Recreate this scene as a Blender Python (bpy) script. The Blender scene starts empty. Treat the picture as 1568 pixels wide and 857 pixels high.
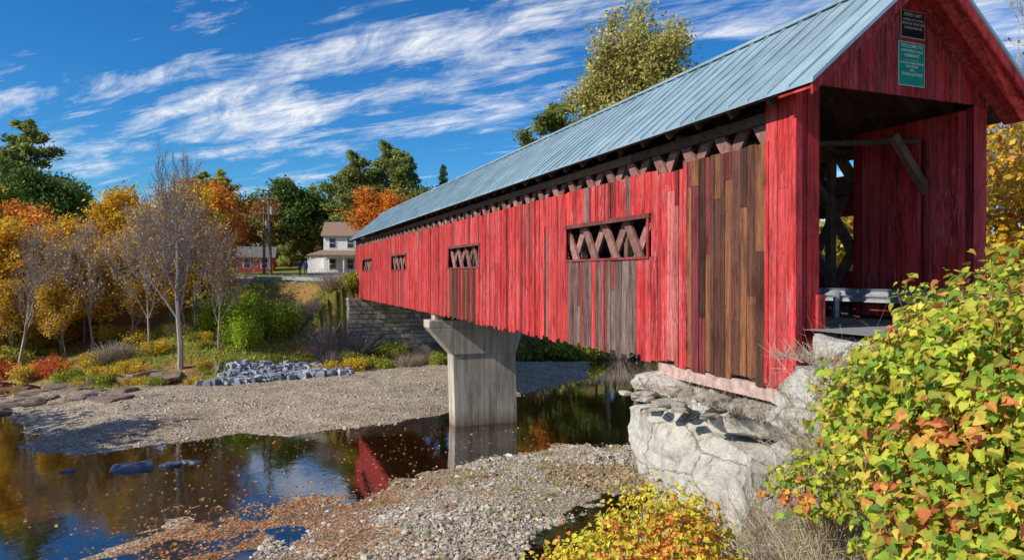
import bpy, math, random
import numpy as np
from mathutils import Vector, Matrix, noise as mnoise
R=math.radians
rng=np.random.default_rng(7); random.seed(7)
scene=bpy.context.scene
TH=R(21.1); CX,CY=4.984,12.0
cT,sT=math.cos(TH),math.sin(TH)
def W(v,u): return (CX+v*cT-u*sT, CY+v*sT+u*cT)       # bridge local -> world
def VU(x,y): return ((x-CX)*cT+(y-CY)*sT, -(x-CX)*sT+(y-CY)*cT)

# ------------------------------------------------------------------ mesh building
class QB:
    def __init__(s): s.V=[];s.F=[];s.C=[];s.M=[];s.n=0
    def add(s,V,F,C,M=0):
        V=np.asarray(V,float).reshape(-1,3);F=np.asarray(F,int).reshape(-1,4)
        C=np.asarray(C,float)
        if C.ndim==1:
            if len(C)==3: C=np.append(C,1)
            C=np.tile(C,(len(V),1))
        elif C.shape[1]==3: C=np.hstack([C,np.ones((len(C),1))])
        s.V.append(V);s.F.append(F+s.n);s.C.append(C)
        s.M.append(np.full(len(F),M) if np.isscalar(M) else np.asarray(M));s.n+=len(V)
    def mesh(s,name,mats,smooth=False):
        V=np.vstack(s.V);F=np.vstack(s.F);C=np.vstack(s.C);M=np.concatenate(s.M)
        me=bpy.data.meshes.new(name)
        me.vertices.add(len(V));me.vertices.foreach_set("co",V.ravel())
        me.loops.add(len(F)*4);me.loops.foreach_set("vertex_index",F.ravel().astype(np.int32))
        me.polygons.add(len(F));me.polygons.foreach_set("loop_start",(np.arange(len(F))*4).astype(np.int32))
        me.polygons.foreach_set("material_index",M.astype(np.int32))
        for m in mats: me.materials.append(m)
        me.update(calc_edges=True)
        a=me.color_attributes.new("Col",'FLOAT_COLOR','POINT');a.data.foreach_set("color",C.ravel())
        me.polygons.foreach_set("use_smooth",np.full(len(F),smooth))
        me.update()
        return me
    def obj(s,name,mats,parent=None,smooth=False):
        return place(s.mesh(name,mats,smooth),name,parent=parent)
def place(me,name,loc=(0,0,0),rz=0,sc=1,parent=None):
    o=bpy.data.objects.new(name,me);scene.collection.objects.link(o)
    o.location=loc;o.rotation_euler=(0,0,rz);o.scale=(sc,sc,sc) if np.isscalar(sc) else sc
    if parent: o.parent=parent
    return o
def empty(name,loc=(0,0,0),rz=0):
    o=bpy.data.objects.new(name,None);scene.collection.objects.link(o);o.location=loc;o.rotation_euler=(0,0,rz);return o
BF=np.array([[0,3,2,1],[4,5,6,7],[0,1,5,4],[1,2,6,5],[2,3,7,6],[3,0,4,7]])
def hexa(q,P,c,m=0): q.add(P,BF,c,m)
def box(q,lo,hi,c,m=0):
    a,b=lo,hi
    hexa(q,[(a[0],a[1],a[2]),(b[0],a[1],a[2]),(b[0],b[1],a[2]),(a[0],b[1],a[2]),(a[0],a[1],b[2]),(b[0],a[1],b[2]),(b[0],b[1],b[2]),(a[0],b[1],b[2])],c,m)
def beam(q,p0,p1,w,t,c,m=0,side=(1,0,0)):
    p0=np.array(p0,float);p1=np.array(p1,float);d=p1-p0;d/=np.linalg.norm(d)
    s=np.array(side,float);s-=d*s.dot(d);s/=np.linalg.norm(s);n=np.cross(d,s)
    s=s*t/2;n=n*w/2
    hexa(q,[p0-s-n,p0+s-n,p0+s+n,p0-s+n,p1-s-n,p1+s-n,p1+s+n,p1-s+n],c,m)
def tubes(q,P0,P1,R0,R1,C,m=0,n=3):
    P0=np.asarray(P0,float);P1=np.asarray(P1,float);R0=np.asarray(R0);R1=np.asarray(R1);N=len(P0)
    d=P1-P0;d/=np.maximum(np.linalg.norm(d,axis=1,keepdims=True),1e-9)
    a=np.tile([.13,.21,1.],(N,1));a[np.abs(d[:,2])>.9]=[1,.1,0]
    s=np.cross(d,a);s/=np.linalg.norm(s,axis=1,keepdims=True);t=np.cross(d,s)
    an=np.arange(n)*2*np.pi/n
    ring=np.cos(an)[None,:,None]*s[:,None,:]+np.sin(an)[None,:,None]*t[:,None,:]
    A=P0[:,None,:]+ring*R0[:,None,None];B=P1[:,None,:]+ring*R1[:,None,None]
    V=np.concatenate([A,B],1).reshape(-1,3)
    i=np.arange(n);j=(i+1)%n;f=np.stack([i,j,j+n,i+n],1)
    F=(f[None]+(np.arange(N)*2*n)[:,None,None]).reshape(-1,4)
    C=np.asarray(C,float)
    if C.ndim==2: C=np.repeat(C,2*n,0)
    q.add(V,F,C,m)

# ------------------------------------------------------------------ materials
def mat(name):
    m=bpy.data.materials.new(name);m.use_nodes=True;nt=m.node_tree
    b=nt.nodes["Principled BSDF"];return m,nt,b
def noise_n(nt,scale,detail=4,rough=.55,vec=None,coord='Object',stretch=None,dist=0):
    tc=nt.nodes.new('ShaderNodeTexCoord');out=tc.outputs[coord]
    if stretch:
        mp=nt.nodes.new('ShaderNodeMapping');mp.inputs['Scale'].default_value=stretch;nt.links.new(out,mp.inputs['Vector']);out=mp.outputs[0]
    n=nt.nodes.new('ShaderNodeTexNoise');n.inputs['Scale'].default_value=scale;n.inputs['Detail'].default_value=detail;n.inputs['Roughness'].default_value=rough;n.inputs['Distortion'].default_value=dist
    nt.links.new(out,n.inputs['Vector']);return n
def ramp(nt,src,p0,c0,p1,c1):
    r=nt.nodes.new('ShaderNodeValToRGB');e=r.color_ramp.elements
    e[0].position=p0;e[0].color=(*c0,1);e[1].position=p1;e[1].color=(*c1,1);nt.links.new(src,r.inputs[0]);return r.outputs[0]
def mix(nt,a,b,f,mode='MIX'):
    m=nt.nodes.new('ShaderNodeMix');m.data_type='RGBA';m.blend_type=mode
    for s,v in ((6,a),(7,b)):
        if isinstance(v,tuple): m.inputs[s].default_value=(*v,1)
        else: nt.links.new(v,m.inputs[s])
    if isinstance(f,(int,float)): m.inputs[0].default_value=f
    else: nt.links.new(f,m.inputs[0])
    return m.outputs[2]
def bump(nt,b,src,st,dist=.02):
    n=nt.nodes.new('ShaderNodeBump');n.inputs['Strength'].default_value=st;n.inputs['Distance'].default_value=dist
    nt.links.new(src,n.inputs['Height']);nt.links.new(n.outputs[0],b.inputs['Normal'])
def attr(nt):
    a=nt.nodes.new('ShaderNodeAttribute');a.attribute_name='Col';return a
def simple(name,col,rough=.8,var=.35,scale=6,bmp=.3,metal=0,stretch=None):
    m,nt,b=mat(name);n=noise_n(nt,scale,6,.6,stretch=stretch)
    c=ramp(nt,n.outputs[0],.3,tuple(x*(1-var) for x in col),.7,tuple(min(1,x*(1+var)) for x in col))
    nt.links.new(c,b.inputs['Base Color']);b.inputs['Roughness'].default_value=rough;b.inputs['Metallic'].default_value=metal
    b.inputs['Specular IOR Level'].default_value=.3
    if bmp: bump(nt,b,n.outputs[0],bmp)
    return m
def attr_mat(name,rough=.8,var=.4,scale=8,bmp=.3,stretch=None,spec=.3):
    m,nt,b=mat(name);a=attr(nt);n=noise_n(nt,scale,6,.6,stretch=stretch)
    k=ramp(nt,n.outputs[0],.3,(1-var,)*3,.7,(1+var*.6,)*3)
    nt.links.new(mix(nt,a.outputs[0],k,1,'MULTIPLY'),b.inputs['Base Color']);b.inputs['Roughness'].default_value=rough
    b.inputs['Specular IOR Level'].default_value=spec
    if bmp: bump(nt,b,n.outputs[0],bmp)
    return m
def m_boards():
    m,nt,b=mat('weathered_painted_boards');a=attr(nt)
    n1=noise_n(nt,1,8,.65,stretch=(14,14,.7));n2=noise_n(nt,1,7,.78,stretch=(22,22,2.6));n3=noise_n(nt,.55,5,.65);n4=noise_n(nt,1.1,5,.7,stretch=(5,5,1));n5=noise_n(nt,1,8,.75,stretch=(60,60,5))
    c=mix(nt,a.outputs[0],ramp(nt,n1.outputs[0],.30,(.42,.38,.38),.60,(1.15,1.12,1.12)),1,'MULTIPLY')
    c=mix(nt,c,ramp(nt,n4.outputs[0],.32,(.45,.40,.40),.52,(1.05,1.05,1.05)),1,'MULTIPLY')
    c=mix(nt,c,ramp(nt,n5.outputs[0],.34,(.6,.55,.55),.6,(1.1,1.1,1.1)),1,'MULTIPLY')
    mul=nt.nodes.new('ShaderNodeMath');mul.operation='MULTIPLY';nt.links.new(a.outputs['Alpha'],mul.inputs[0])
    nt.links.new(ramp(nt,n2.outputs[0],.51,(0,0,0),.65,(1,1,1)),mul.inputs[1])
    mu2=nt.nodes.new('ShaderNodeMath');mu2.operation='MULTIPLY';nt.links.new(mul.outputs[0],mu2.inputs[0]);nt.links.new(ramp(nt,n3.outputs[0],.44,(.0,.0,.0),.62,(1,1,1)),mu2.inputs[1])
    c=mix(nt,c,(.66,.40,.36),mu2.outputs[0])
    v=nt.nodes.new('ShaderNodeTexVoronoi');v.inputs['Scale'].default_value=1
    tc=nt.nodes.new('ShaderNodeTexCoord');mp=nt.nodes.new('ShaderNodeMapping');mp.inputs['Scale'].default_value=(6,6,2.2);nt.links.new(tc.outputs['Object'],mp.inputs[0]);nt.links.new(mp.outputs[0],v.inputs['Vector'])
    c=mix(nt,c,ramp(nt,v.outputs['Distance'],.05,(.3,.25,.25),.13,(1,1,1)),.8,'MULTIPLY')
    nt.links.new(c,b.inputs['Base Color']);b.inputs['Roughness'].default_value=.75;b.inputs['Specular IOR Level'].default_value=.25
    bump(nt,b,n2.outputs[0],.55,.014);return m
M_BOARD=m_boards()
M_WOOD=attr_mat('old_timber',.85,.5,1,.4,stretch=(6,6,6))
def m_metalroof():
    m,nt,b=mat('standing_seam_metal');a=attr(nt);n=noise_n(nt,1.2,6,.6);n2=noise_n(nt,1,5,.6,stretch=(1,9,1))
    c=mix(nt,a.outputs[0],ramp(nt,n.outputs[0],.3,(.75,.8,.82),.7,(1.15,1.12,1.1)),1,'MULTIPLY')
    c=mix(nt,c,ramp(nt,n2.outputs[0],.35,(.8,.82,.84),.6,(1.05,1.05,1.05)),1,'MULTIPLY')
    nt.links.new(c,b.inputs['Base Color']);b.inputs['Metallic'].default_value=.2;b.inputs['Roughness'].default_value=.45
    bump(nt,b,n.outputs[0],.15,.02);return m
M_ROOF=m_metalroof()
def m_conc():
    m,nt,b=mat('board_formed_concrete');n=noise_n(nt,1,7,.65,stretch=(1.2,1.2,.5));n2=noise_n(nt,30,4,.6)
    c=ramp(nt,n.outputs[0],.3,(.36,.31,.24),.7,(.64,.57,.46))
    tc=nt.nodes.new('ShaderNodeTexCoord');w=nt.nodes.new('ShaderNodeTexWave');w.bands_direction='X';w.inputs['Scale'].default_value=.9;w.inputs['Distortion'].default_value=.6;nt.links.new(tc.outputs['Object'],w.inputs['Vector'])
    c=mix(nt,c,ramp(nt,w.outputs[0],.0,(.75,.75,.75),.12,(1,1,1)),1,'MULTIPLY')
    n3=noise_n(nt,1,6,.7,stretch=(3.5,3.5,.35));c=mix(nt,c,ramp(nt,n3.outputs[0],.34,(.6,.53,.45),.52,(1,1,1)),1,'MULTIPLY')
    sp=nt.nodes.new('ShaderNodeSeparateXYZ');nt.links.new(tc.outputs['Object'],sp.inputs[0]);mr=nt.nodes.new('ShaderNodeMapRange');mr.inputs[1].default_value=-8.0;mr.inputs[2].default_value=-7.1;nt.links.new(sp.outputs[2],mr.inputs[0])
    c=mix(nt,c,ramp(nt,mr.outputs[0],.0,(.45,.38,.30),1,(1,1,1)),1,'MULTIPLY')
    nt.links.new(c,b.inputs['Base Color']);b.inputs['Roughness'].default_value=.85;bump(nt,b,n2.outputs[0],.3,.02);return m
M_CONC=m_conc()
def m_granite(name,c0,c1,stain=(.18,.15,.11)):
    m,nt,b=mat(name);a=attr(nt);n=noise_n(nt,1.0,9,.7);n2=noise_n(nt,4,10,.78);n3=noise_n(nt,40,4,.7);n4=noise_n(nt,1,7,.7,stretch=(2.5,2.5,1.2))
    c=ramp(nt,n2.outputs[0],.3,c0,.60,c1)
    c=mix(nt,c,stain,ramp(nt,n.outputs[0],.54,(0,0,0),.68,(.7,.7,.7)))
    c=mix(nt,c,ramp(nt,n4.outputs[0],.34,(.5,.44,.36),.47,(1,1,1)),1,'MULTIPLY')
    c=mix(nt,c,ramp(nt,n3.outputs[0],.3,(.65,.65,.65),.6,(1.1,1.1,1.1)),1,'MULTIPLY')
    v=nt.nodes.new('ShaderNodeTexVoronoi');v.feature='DISTANCE_TO_EDGE';v.inputs['Scale'].default_value=.62
    tc=nt.nodes.new('ShaderNodeTexCoord');mp=nt.nodes.new('ShaderNodeMapping');mp.inputs['Scale'].default_value=(1,.7,1.5);nt.links.new(tc.outputs['Object'],mp.inputs[0])
    va=nt.nodes.new('ShaderNodeVectorMath');va.operation='MULTIPLY_ADD';va.inputs[1].default_value=(.35,.35,.35);nt.links.new(n2.outputs['Color'],va.inputs[0]);nt.links.new(mp.outputs[0],va.inputs[2]);nt.links.new(va.outputs[0],v.inputs['Vector'])
    c=mix(nt,c,ramp(nt,v.outputs['Distance'],.0,(.16,.13,.10),.018,(1,1,1)),.85,'MULTIPLY')
    c=mix(nt,c,a.outputs[0],1,'MULTIPLY')
    nt.links.new(c,b.inputs['Base Color']);b.inputs['Roughness'].default_value=.9;b.inputs['Specular IOR Level'].default_value=.2
    bump(nt,b,n2.outputs[0],1,.14);return m
M_GRAN=m_granite('pale_granite',(.50,.46,.40),(.90,.86,.77))
M_STONE=attr_mat('river_stone',.85,.3,9,.2)
M_BARK=attr_mat('bark',.9,.4,5,.4,stretch=(3,3,.7))
def m_leaf(name,tr=.35):
    m,nt,b=mat(name);a=attr(nt);nt.links.new(a.outputs[0],b.inputs['Base Color']);b.inputs['Roughness'].default_value=.55;b.inputs['Specular IOR Level'].default_value=.25
    t=nt.nodes.new('ShaderNodeBsdfTranslucent');nt.links.new(a.outputs[0],t.inputs[0])
    mx=nt.nodes.new('ShaderNodeMixShader');mx.inputs[0].default_value=tr
    nt.links.new(b.outputs[0],mx.inputs[1]);nt.links.new(t.outputs[0],mx.inputs[2]);nt.links.new(mx.outputs[0],nt.nodes['Material Output'].inputs[0]);return m
M_LEAF=m_leaf('leaves',.42)

# ------------------------------------------------------------------ numeric helpers
def vnoise(x,y,seed=0):
    xi=np.floor(x).astype(np.int64);yi=np.floor(y).astype(np.int64);fx=x-xi;fy=y-yi
    fx=fx*fx*(3-2*fx);fy=fy*fy*(3-2*fy)
    def h(a,b):
        n=(a*374761393+b*668265263+seed*1442695)&0xffffffff
        n=((n^(n>>13))*1274126177)&0xffffffff
        return ((n^(n>>16))&0xffff)/65535.
    return (h(xi,yi)*(1-fx)+h(xi+1,yi)*fx)*(1-fy)+(h(xi,yi+1)*(1-fx)+h(xi+1,yi+1)*fx)*fy
def fbm(x,y,s=1.,o=4,seed=0):
    r=0;a=.5;t=0
    for i in range(o): r=r+a*vnoise(x*s,y*s,seed+i);t+=a;a*=.5;s*=2.03
    return r/t-.5
def sdpoly(x,y,P):
    P=np.array(P,float);d=np.full(x.shape,1e9);ins=np.zeros(x.shape,bool)
    for i in range(len(P)):
        a=P[i];b=P[(i+1)%len(P)];e=b-a
        t=np.clip(((x-a[0])*e[0]+(y-a[1])*e[1])/(e@e),0,1)
        d=np.minimum(d,np.hypot(x-a[0]-t*e[0],y-a[1]-t*e[1]))
        c=((a[1]>y)!=(b[1]>y));
        if a[1]!=b[1]: ins^=c&(x<(b[0]-a[0])*(y-a[1])/(b[1]-a[1])+a[0])
    return np.where(ins,-d,d)
def dline(x,y,P):
    P=np.array(P,float);d=np.full(x.shape,1e9)
    for a,b in zip(P[:-1],P[1:]):
        e=b-a;t=np.clip(((x-a[0])*e[0]+(y-a[1])*e[1])/(e@e),0,1)
        d=np.minimum(d,np.hypot(x-a[0]-t*e[0],y-a[1]-t*e[1]))
    return d
def sstep(a,b,x):
    t=np.clip((x-a)/(b-a),0,1);return t*t*(3-2*t)
WATER=-8.0
NEAR=[(-400,120),(-80,42),(-45,24),(-32,15),(-18,6),(-8,2),(2,3),(4.3,6.3),(5.8,9.5),(6.2,12),(5.2,16.4),(9,18.5),(20,24),(60,40),(400,150),(400,-300),(-400,-300)]
FAR=[(-400,140),(-80,62),(-50,54),(-37,50),(-29,45),(-23,46),(-19.8,47),(-14.3,52.5),(-9.7,55),(-4.7,59),(1,61),(8,64),(30,72),(400,200),(400,900),(-400,900)]
BAR1=[(-34,43),(-25.6,36.5),(-22.2,30.9),(-19.1,30.5),(-16.4,32),(-13.6,34.3),(-9.4,34.7),(-6.4,36.5),(-3.6,39.6),(.3,44.7),(5.9,53.2),(7,63),(-5,63),(-14,57),(-23,50),(-33,47)]
BAR2=[(-5.4,25),(-2.3,28.4),(2,31.7),(6.7,32.3),(7.5,27),(4.6,25.2),(2.0,23.6),(.6,21),(-.6,18.2),(-1.5,14),(-6,15.5),(-6.6,19.2),(-6.6,21.8)]
MUD=[(-7.2,24.3),(-4.6,25),(-4.6,15),(-11.8,16.5),(-11.2,19.5),(-10,22.5)]
ROADN=[W(2.43,.5),W(2.43,-14),W(2.43,-60)]
ROADF=[W(2.43,51.8),(-14.5,69),(-18.5,77),(-25,84),(-36,90),(-60,97),(-120,106)]
ROADS=[W(2.43,54),(-14,66.5),(-17.5,69.5),(-23,71),(-31,72),(-45,74),(-90,80)]
def roadz(y): return -.92+.05*np.clip(np.asarray(y,float)-61,0,24)
def height(x,y):
    x=np.asarray(x,float);y=np.asarray(y,float)
    sn=sdpoly(x,y,NEAR);sf=sdpoly(x,y,FAR);v,u=VU(x,y)
    b1=sdpoly(x,y,BAR1);b2=sdpoly(x,y,BAR2);mu=sdpoly(x,y,MUD)
    wob=fbm(x,y,.35,4,3)
    z=np.full(x.shape,-8.36)+fbm(x,y,.25,3,9)*.40
    z=np.maximum(z,-8+np.clip(-(b1+wob*1.6)*.12,-.8,.5)+fbm(x,y,1.1,3,5)*.10)
    z=np.maximum(z,-8+np.clip(-(b2+wob*1.6)*.10,-.8,.26)+fbm(x,y,.9,4,6)*.20)
    z=np.maximum(z,-8+np.clip(-(mu+wob*1.6)*.06,-.8,-.01)+fbm(x,y,.9,4,6)*.20)
    s=np.maximum(-sf,0)
    zf=-8.3+np.minimum(s,20.5)*.365+np.clip(s-20.5,0,600)*.055+np.clip(s-110,0,500)*.10+fbm(x,y,.12,4,2)*np.minimum(s*.12,1.4)
    dr=np.minimum(dline(x,y,ROADF),dline(x,y,ROADS))
    cap=roadz(y)-.06+np.clip(dr-9,0,99)*.10;zf=np.where(u>51,np.minimum(zf,cap),zf)
    w=(1-sstep(3.4,8.5,dr))*(u>51.4);zf=zf*(1-w)+(roadz(y)-.06)*w
    z=np.where(sf<0,np.maximum(z,zf),z)
    dn=dline(x,y,ROADN);up=-1.75+fbm(x,y,.5,3,4)*.3
    wn=1-sstep(2.9,4.6,dn);up=up*(1-wn)+(-1.02)*wn
    up=np.where((u>-.25)&(v<12),np.minimum(up,-3.3),up)
    zn=up-1.3*np.maximum(sn,0)+fbm(x,y,.8,4,8)*np.clip(sn,0,1)*.7
    z=np.maximum(z,np.where(sn<9,zn,-99))
    return z
def H(x,y): return float(height(np.array([x]),np.array([y]))[0])

# ------------------------------------------------------------------ terrain
def axis(lo,hi,c0,c1,st,g=1.13):
    a=list(np.arange(c0,c1,st));s=st;p=a[-1]
    while p<hi: s*=g;p+=s;a.append(p)
    s=st;p=a[0];l=[]
    while p>lo: s*=g;p-=s;l.append(p)
    return np.array(l[::-1]+a)
xs=axis(-900,900,-34,16,.22);ys=axis(-120,1400,0,80,.24)
X,Y=np.meshgrid(xs,ys);Z=height(X,Y)
nx,ny=len(xs),len(ys)
sf=sdpoly(X,Y,FAR);sn=sdpoly(X,Y,NEAR)
gravel=np.array([.52,.46,.37]);bed=np.array([.66,.36,.10]);grass=np.array([.19,.22,.04]);litter=np.array([.34,.20,.07]);soil=np.array([.26,.18,.11]);mud=np.array([.36,.19,.10])
col=np.tile(gravel,(ny,nx,1))
gp=sstep(0,.22,fbm(X,Y,.45,4,21))[...,None];col=col*(1-gp*.45)+np.array([.30,.22,.14])*gp*.45
uw=sstep(-7.97,-8.10,Z)[...,None];col=col*(1-uw)+bed*uw
mw=(1-sstep(-.2,.8,sdpoly(X,Y,MUD)))[...,None];col=col*(1-mw*.8)+mud*mw*.8
gn=sstep(-.16,.1,fbm(X,Y,.25,4,11))[...,None];land=grass*gn+litter*(1-gn)
lf=sstep(.5,-2.5,sf+fbm(X,Y,.4,3,12)*4)[...,None];col=col*(1-lf)+land*lf
drr=np.minimum(dline(X,Y,ROADF),dline(X,Y,ROADS));rs=((1-sstep(3.0,4.6,drr))*(Y>60))[...,None];col=col*(1-rs)+np.array([.36,.31,.25])*rs
ln=sstep(5,1,sn)[...,None]*sstep(-7.9,-7,Z)[...,None];g2=sstep(-.1,.2,fbm(X,Y,.9,3,13))[...,None]
col=col*(1-ln)+(soil*g2+np.array([.30,.26,.16])*(1-g2))*ln
alpha=np.clip(1-lf[...,0]-ln[...,0],0,1)
q=QB();idx=np.arange(nx*ny).reshape(ny,nx)
F=np.stack([idx[:-1,:-1],idx[:-1,1:],idx[1:,1:],idx[1:,:-1]],-1).reshape(-1,4)
q.add(np.stack([X,Y,Z],-1).reshape(-1,3),F,np.concatenate([col,alpha[...,None]],-1).reshape(-1,4))
def m_ground():
    m,nt,b=mat('ground_surface');a=attr(nt)
    tc=nt.nodes.new('ShaderNodeTexCoord')
    v=nt.nodes.new('ShaderNodeTexVoronoi');v.inputs['Scale'].default_value=11;nt.links.new(tc.outputs['Object'],v.inputs['Vector'])
    n=noise_n(nt,.8,8,.65);n2=noise_n(nt,14,6,.7)
    peb=mix(nt,ramp(nt,v.outputs['Color'],.1,(.55,.53,.5),.9,(1.35,1.32,1.27)),ramp(nt,v.outputs['Distance'],.3,(1.1,1.1,1.1),.75,(.5,.47,.43)),1,'MULTIPLY')
    dirt=ramp(nt,n2.outputs[0],.3,(.5,.5,.5),.7,(1.35,1.35,1.35))
    k=mix(nt,dirt,peb,a.outputs['Alpha'])
    c=mix(nt,a.outputs[0],k,1,'MULTIPLY')
    c=mix(nt,c,ramp(nt,n.outputs[0],.3,(.7,.67,.62),.7,(1.2,1.18,1.15)),1,'MULTIPLY')
    nt.links.new(c,b.inputs['Base Color']);b.inputs['Roughness'].default_value=.95;b.inputs['Specular IOR Level'].default_value=.15
    bump(nt,b,k,.6,.06);return m
q.obj('ground',[m_ground()],smooth=True)

# ------------------------------------------------------------------ water
def m_water():
    m,nt,b=mat('river_water');nt.nodes.remove(b)
    n=noise_n(nt,1,4,.5,stretch=(1.3,.7,1));n2=noise_n(nt,5,3,.5)
    bp=nt.nodes.new('ShaderNodeBump');bp.inputs['Strength'].default_value=.11;bp.inputs['Distance'].default_value=.06
    ad=nt.nodes.new('ShaderNodeMath');ad.operation='MULTIPLY_ADD';ad.inputs[1].default_value=.25
    nt.links.new(n2.outputs[0],ad.inputs[0]);nt.links.new(n.outputs[0],ad.inputs[2]);nt.links.new(ad.outputs[0],bp.inputs['Height'])
    g=nt.nodes.new('ShaderNodeBsdfGlossy');g.inputs['Roughness'].default_value=.02;g.inputs['Color'].default_value=(1,1,1,1);nt.links.new(bp.outputs[0],g.inputs['Normal'])
    t=nt.nodes.new('ShaderNodeBsdfTransparent');t.inputs[0].default_value=(.95,.80,.54,1)
    f=nt.nodes.new('ShaderNodeFresnel');f.inputs[0].default_value=1.5;nt.links.new(bp.outputs[0],f.inputs['Normal'])
    mu=nt.nodes.new('ShaderNodeMath');mu.operation='MULTIPLY';mu.inputs[1].default_value=1.75;mu.use_clamp=True;nt.links.new(f.outputs[0],mu.inputs[0])
    mx=nt.nodes.new('ShaderNodeMixShader');nt.links.new(mu.outputs[0],mx.inputs[0]);nt.links.new(t.outputs[0],mx.inputs[1]);nt.links.new(g.outputs[0],mx.inputs[2])
    nt.links.new(mx.outputs[0],nt.nodes['Material Output'].inputs[0]);return m
q=QB();q.add([(-300,-20,WATER),(300,-20,WATER),(300,160,WATER),(-300,160,WATER)],[[0,1,2,3]],(1,1,1));q.obj('river_water',[m_water()])

# ------------------------------------------------------------------ BRIDGE
bridge=empty('covered_bridge',(CX,CY,0),TH)
LB=52.7;WB=4.87;EZ=3.17;OH=.45;SL=(5.6-EZ)/(WB/2+OH);TOP=2.46;BOT=-2.0
RED=np.array([.70,.060,.056]);BR=np.array([.135,.055,.035]);GR=np.array([.23,.165,.14])
def redc(w=.35):
    c=RED*random.uniform(.62,1.12);c[1:]*=random.uniform(.6,1.7);return (*c,max(0,w+random.uniform(-.35,.4)))
def brc():
    t=random.random();c=BR*random.uniform(.45,1.4)
    if t<.25: c=np.array([.33,.14,.06])*random.uniform(.7,1.15)
    elif t<.5: c=np.array([.20,.040,.040])*random.uniform(.7,1.3)
    return (*c,.08)
def grc():
    t=random.random();c=GR*random.uniform(.55,1.2)
    if t<.35: c=np.array([.28,.075,.06])*random.uniform(.7,1.2)
    return (*c,.3)
WIN=[(4.7,9.2,.44,1.38),(17.5,22.2,.34,1.25),(31.6,36.2,.34,1.25),(44.0,48.6,.34,1.25)]
q=QB()
def roofz(v): return EZ+SL*(min(v,WB-v)+OH)
u=0.0
while u<LB:
    w=random.choice([random.uniform(.13,.2),random.uniform(.2,.31)]);u1=min(u+w,LB)
    top=TOP+random.uniform(-.02,.02) if u>.66 else 3.2
    if 3.1<u<4.3: top-=.12
    bot=BOT+random.uniform(-.10,.07)
    if u>23: bot=BOT+random.uniform(-.04,.03)
    segs=[(bot,top)]
    for a,b,z0,z1 in WIN:
        if u+w*.5>a and u+w*.5<b: segs=[(bot,z0),(z1,top)]
    out=[]
    for a,b in segs:
        if b-a>2 and (random.random()<.40 or .66<u<3.1):
            m_=random.choice([.42,.44,1.55,1.2,-.4,1.9,1.3,-.9]);
            if a+.3<m_<b-.3: out+= [(a,m_),(m_+.006,b)];continue
        out.append((a,b))
    off=random.uniform(-.014,.014)
    for a,b in out:
        c=redc(.45)
        if .66<u<3.1: c=brc()
        elif 3.1<=u<3.9 and b<2 : c=(*(np.array([.6,.15,.13])*random.uniform(.8,1.2)),1.0)
        elif 4.95<u<9.1 and b<.6: c=grc() if random.random()<.88 else redc(.6)
        elif 9.35<u<10.7 and b<1.6 and random.random()<.7: c=grc()
        elif 17.7<u<22 and b<.5: c=brc() if random.random()<.8 else redc()
        elif 3.9<=u<5: c=redc(.9)
        elif random.random()<.08: c=(*(RED*random.uniform(.3,.5)),.3)
        elif random.random()<.07 and b-a<3: c=grc()
        if u<.66: c=redc(.5)
        o2=off+random.uniform(-.003,.003);g=random.uniform(.002,.009)
        tl=random.uniform(-.008,.008)
        hexa(q,[(-.028+o2,u+g,a),(0+o2,u+g,a),(0+o2,u1-g,a),(-.028+o2,u1-g,a),(-.028+o2,u+g+tl,b),(o2,u+g+tl,b),(o2,u1-g+tl,b),(-.028+o2,u1-g+tl,b)],c)
    u=u1
u=0.
RW=[(3.0,6.4,.1,1.45),(9,13,.4,1.3),(18,22,.4,1.3),(31,35,.4,1.3)]
while u<LB:
    w=random.uniform(.2,.27);segs=[(BOT,TOP if u>1 else 3.2)]
    for a,b,z0,z1 in RW:
        if a<u+w/2<b: segs=[(BOT,z0),(z1,TOP)]
    for a,b in segs: box(q,(WB,u+.004,a),(WB+.028,min(u+w,LB)-.004,b),redc())
    if u<2.55: box(q,(WB-.42,u+.05+.004,-.93),(WB-.395,u+.05+w-.004,3.3),redc(.3))
    u+=w
for a,b,z0,z1 in WIN:
    box(q,(-.075,a-.12,z1-.01),(-.030,b+.12,z1+.10),(.20,.06,.05,.5))
    box(q,(-.062,a-.05,z0-.05),(-.034,b+.05,z0+.012),(.30,.06,.05,.5))
    box(q,(-.066,a-.06,z0+.014),(-.036,a+.03,z1-.012),(.5,.05,.045,.3));box(q,(-.066,b-.03,z0+.014),(-.036,b+.06,z1-.012),(.5,.05,.045,.3))
for uu in (25.6,3.12,.62): box(q,(-.06,uu,BOT),(-.042,uu+.09,TOP),redc(.4))
def vboards(v0,v1,zf0,zf1,u0,w0=.2,dark=1.,wr=.2):
    v=v0
    while v<v1-.01:
        w=min(random.uniform(w0*.85,w0*1.15),v1-v)
        if v1-(v+w)<.06:w=v1-v
        g=.005;a=v+g;b=v+w-g;o=random.uniform(-.008,.008);c=redc(wr);c=(c[0]*dark,c[1]*dark,c[2]*dark,c[3])
        def hx(a,b): hexa(q,[(a,u0-.03+o,zf0(a)),(b,u0-.03+o,zf0(b)),(b,u0+o,zf0(b)),(a,u0+o,zf0(a)),(a,u0-.03+o,zf1(a)),(b,u0-.03+o,zf1(b)),(b,u0+o,zf1(b)),(a,u0+o,zf1(a))],c)
        if a<WB/2<b: hx(a,WB/2);hx(WB/2,b)
        else: hx(a,b)
        v+=w
HB=3.37
vboards(0,.5,lambda v:BOT,lambda v:HB-.01,0,.24,1,.4)
vboards(4.5,WB,lambda v:-1.6,lambda v:HB-.01,0,.2)
vboards(0,WB,lambda v:HB,lambda v:roofz(v)-.10,-.02,.21,1,.35)
vboards(-.0,WB,lambda v:HB,lambda v:roofz(v)-.12,LB,.25)
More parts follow.
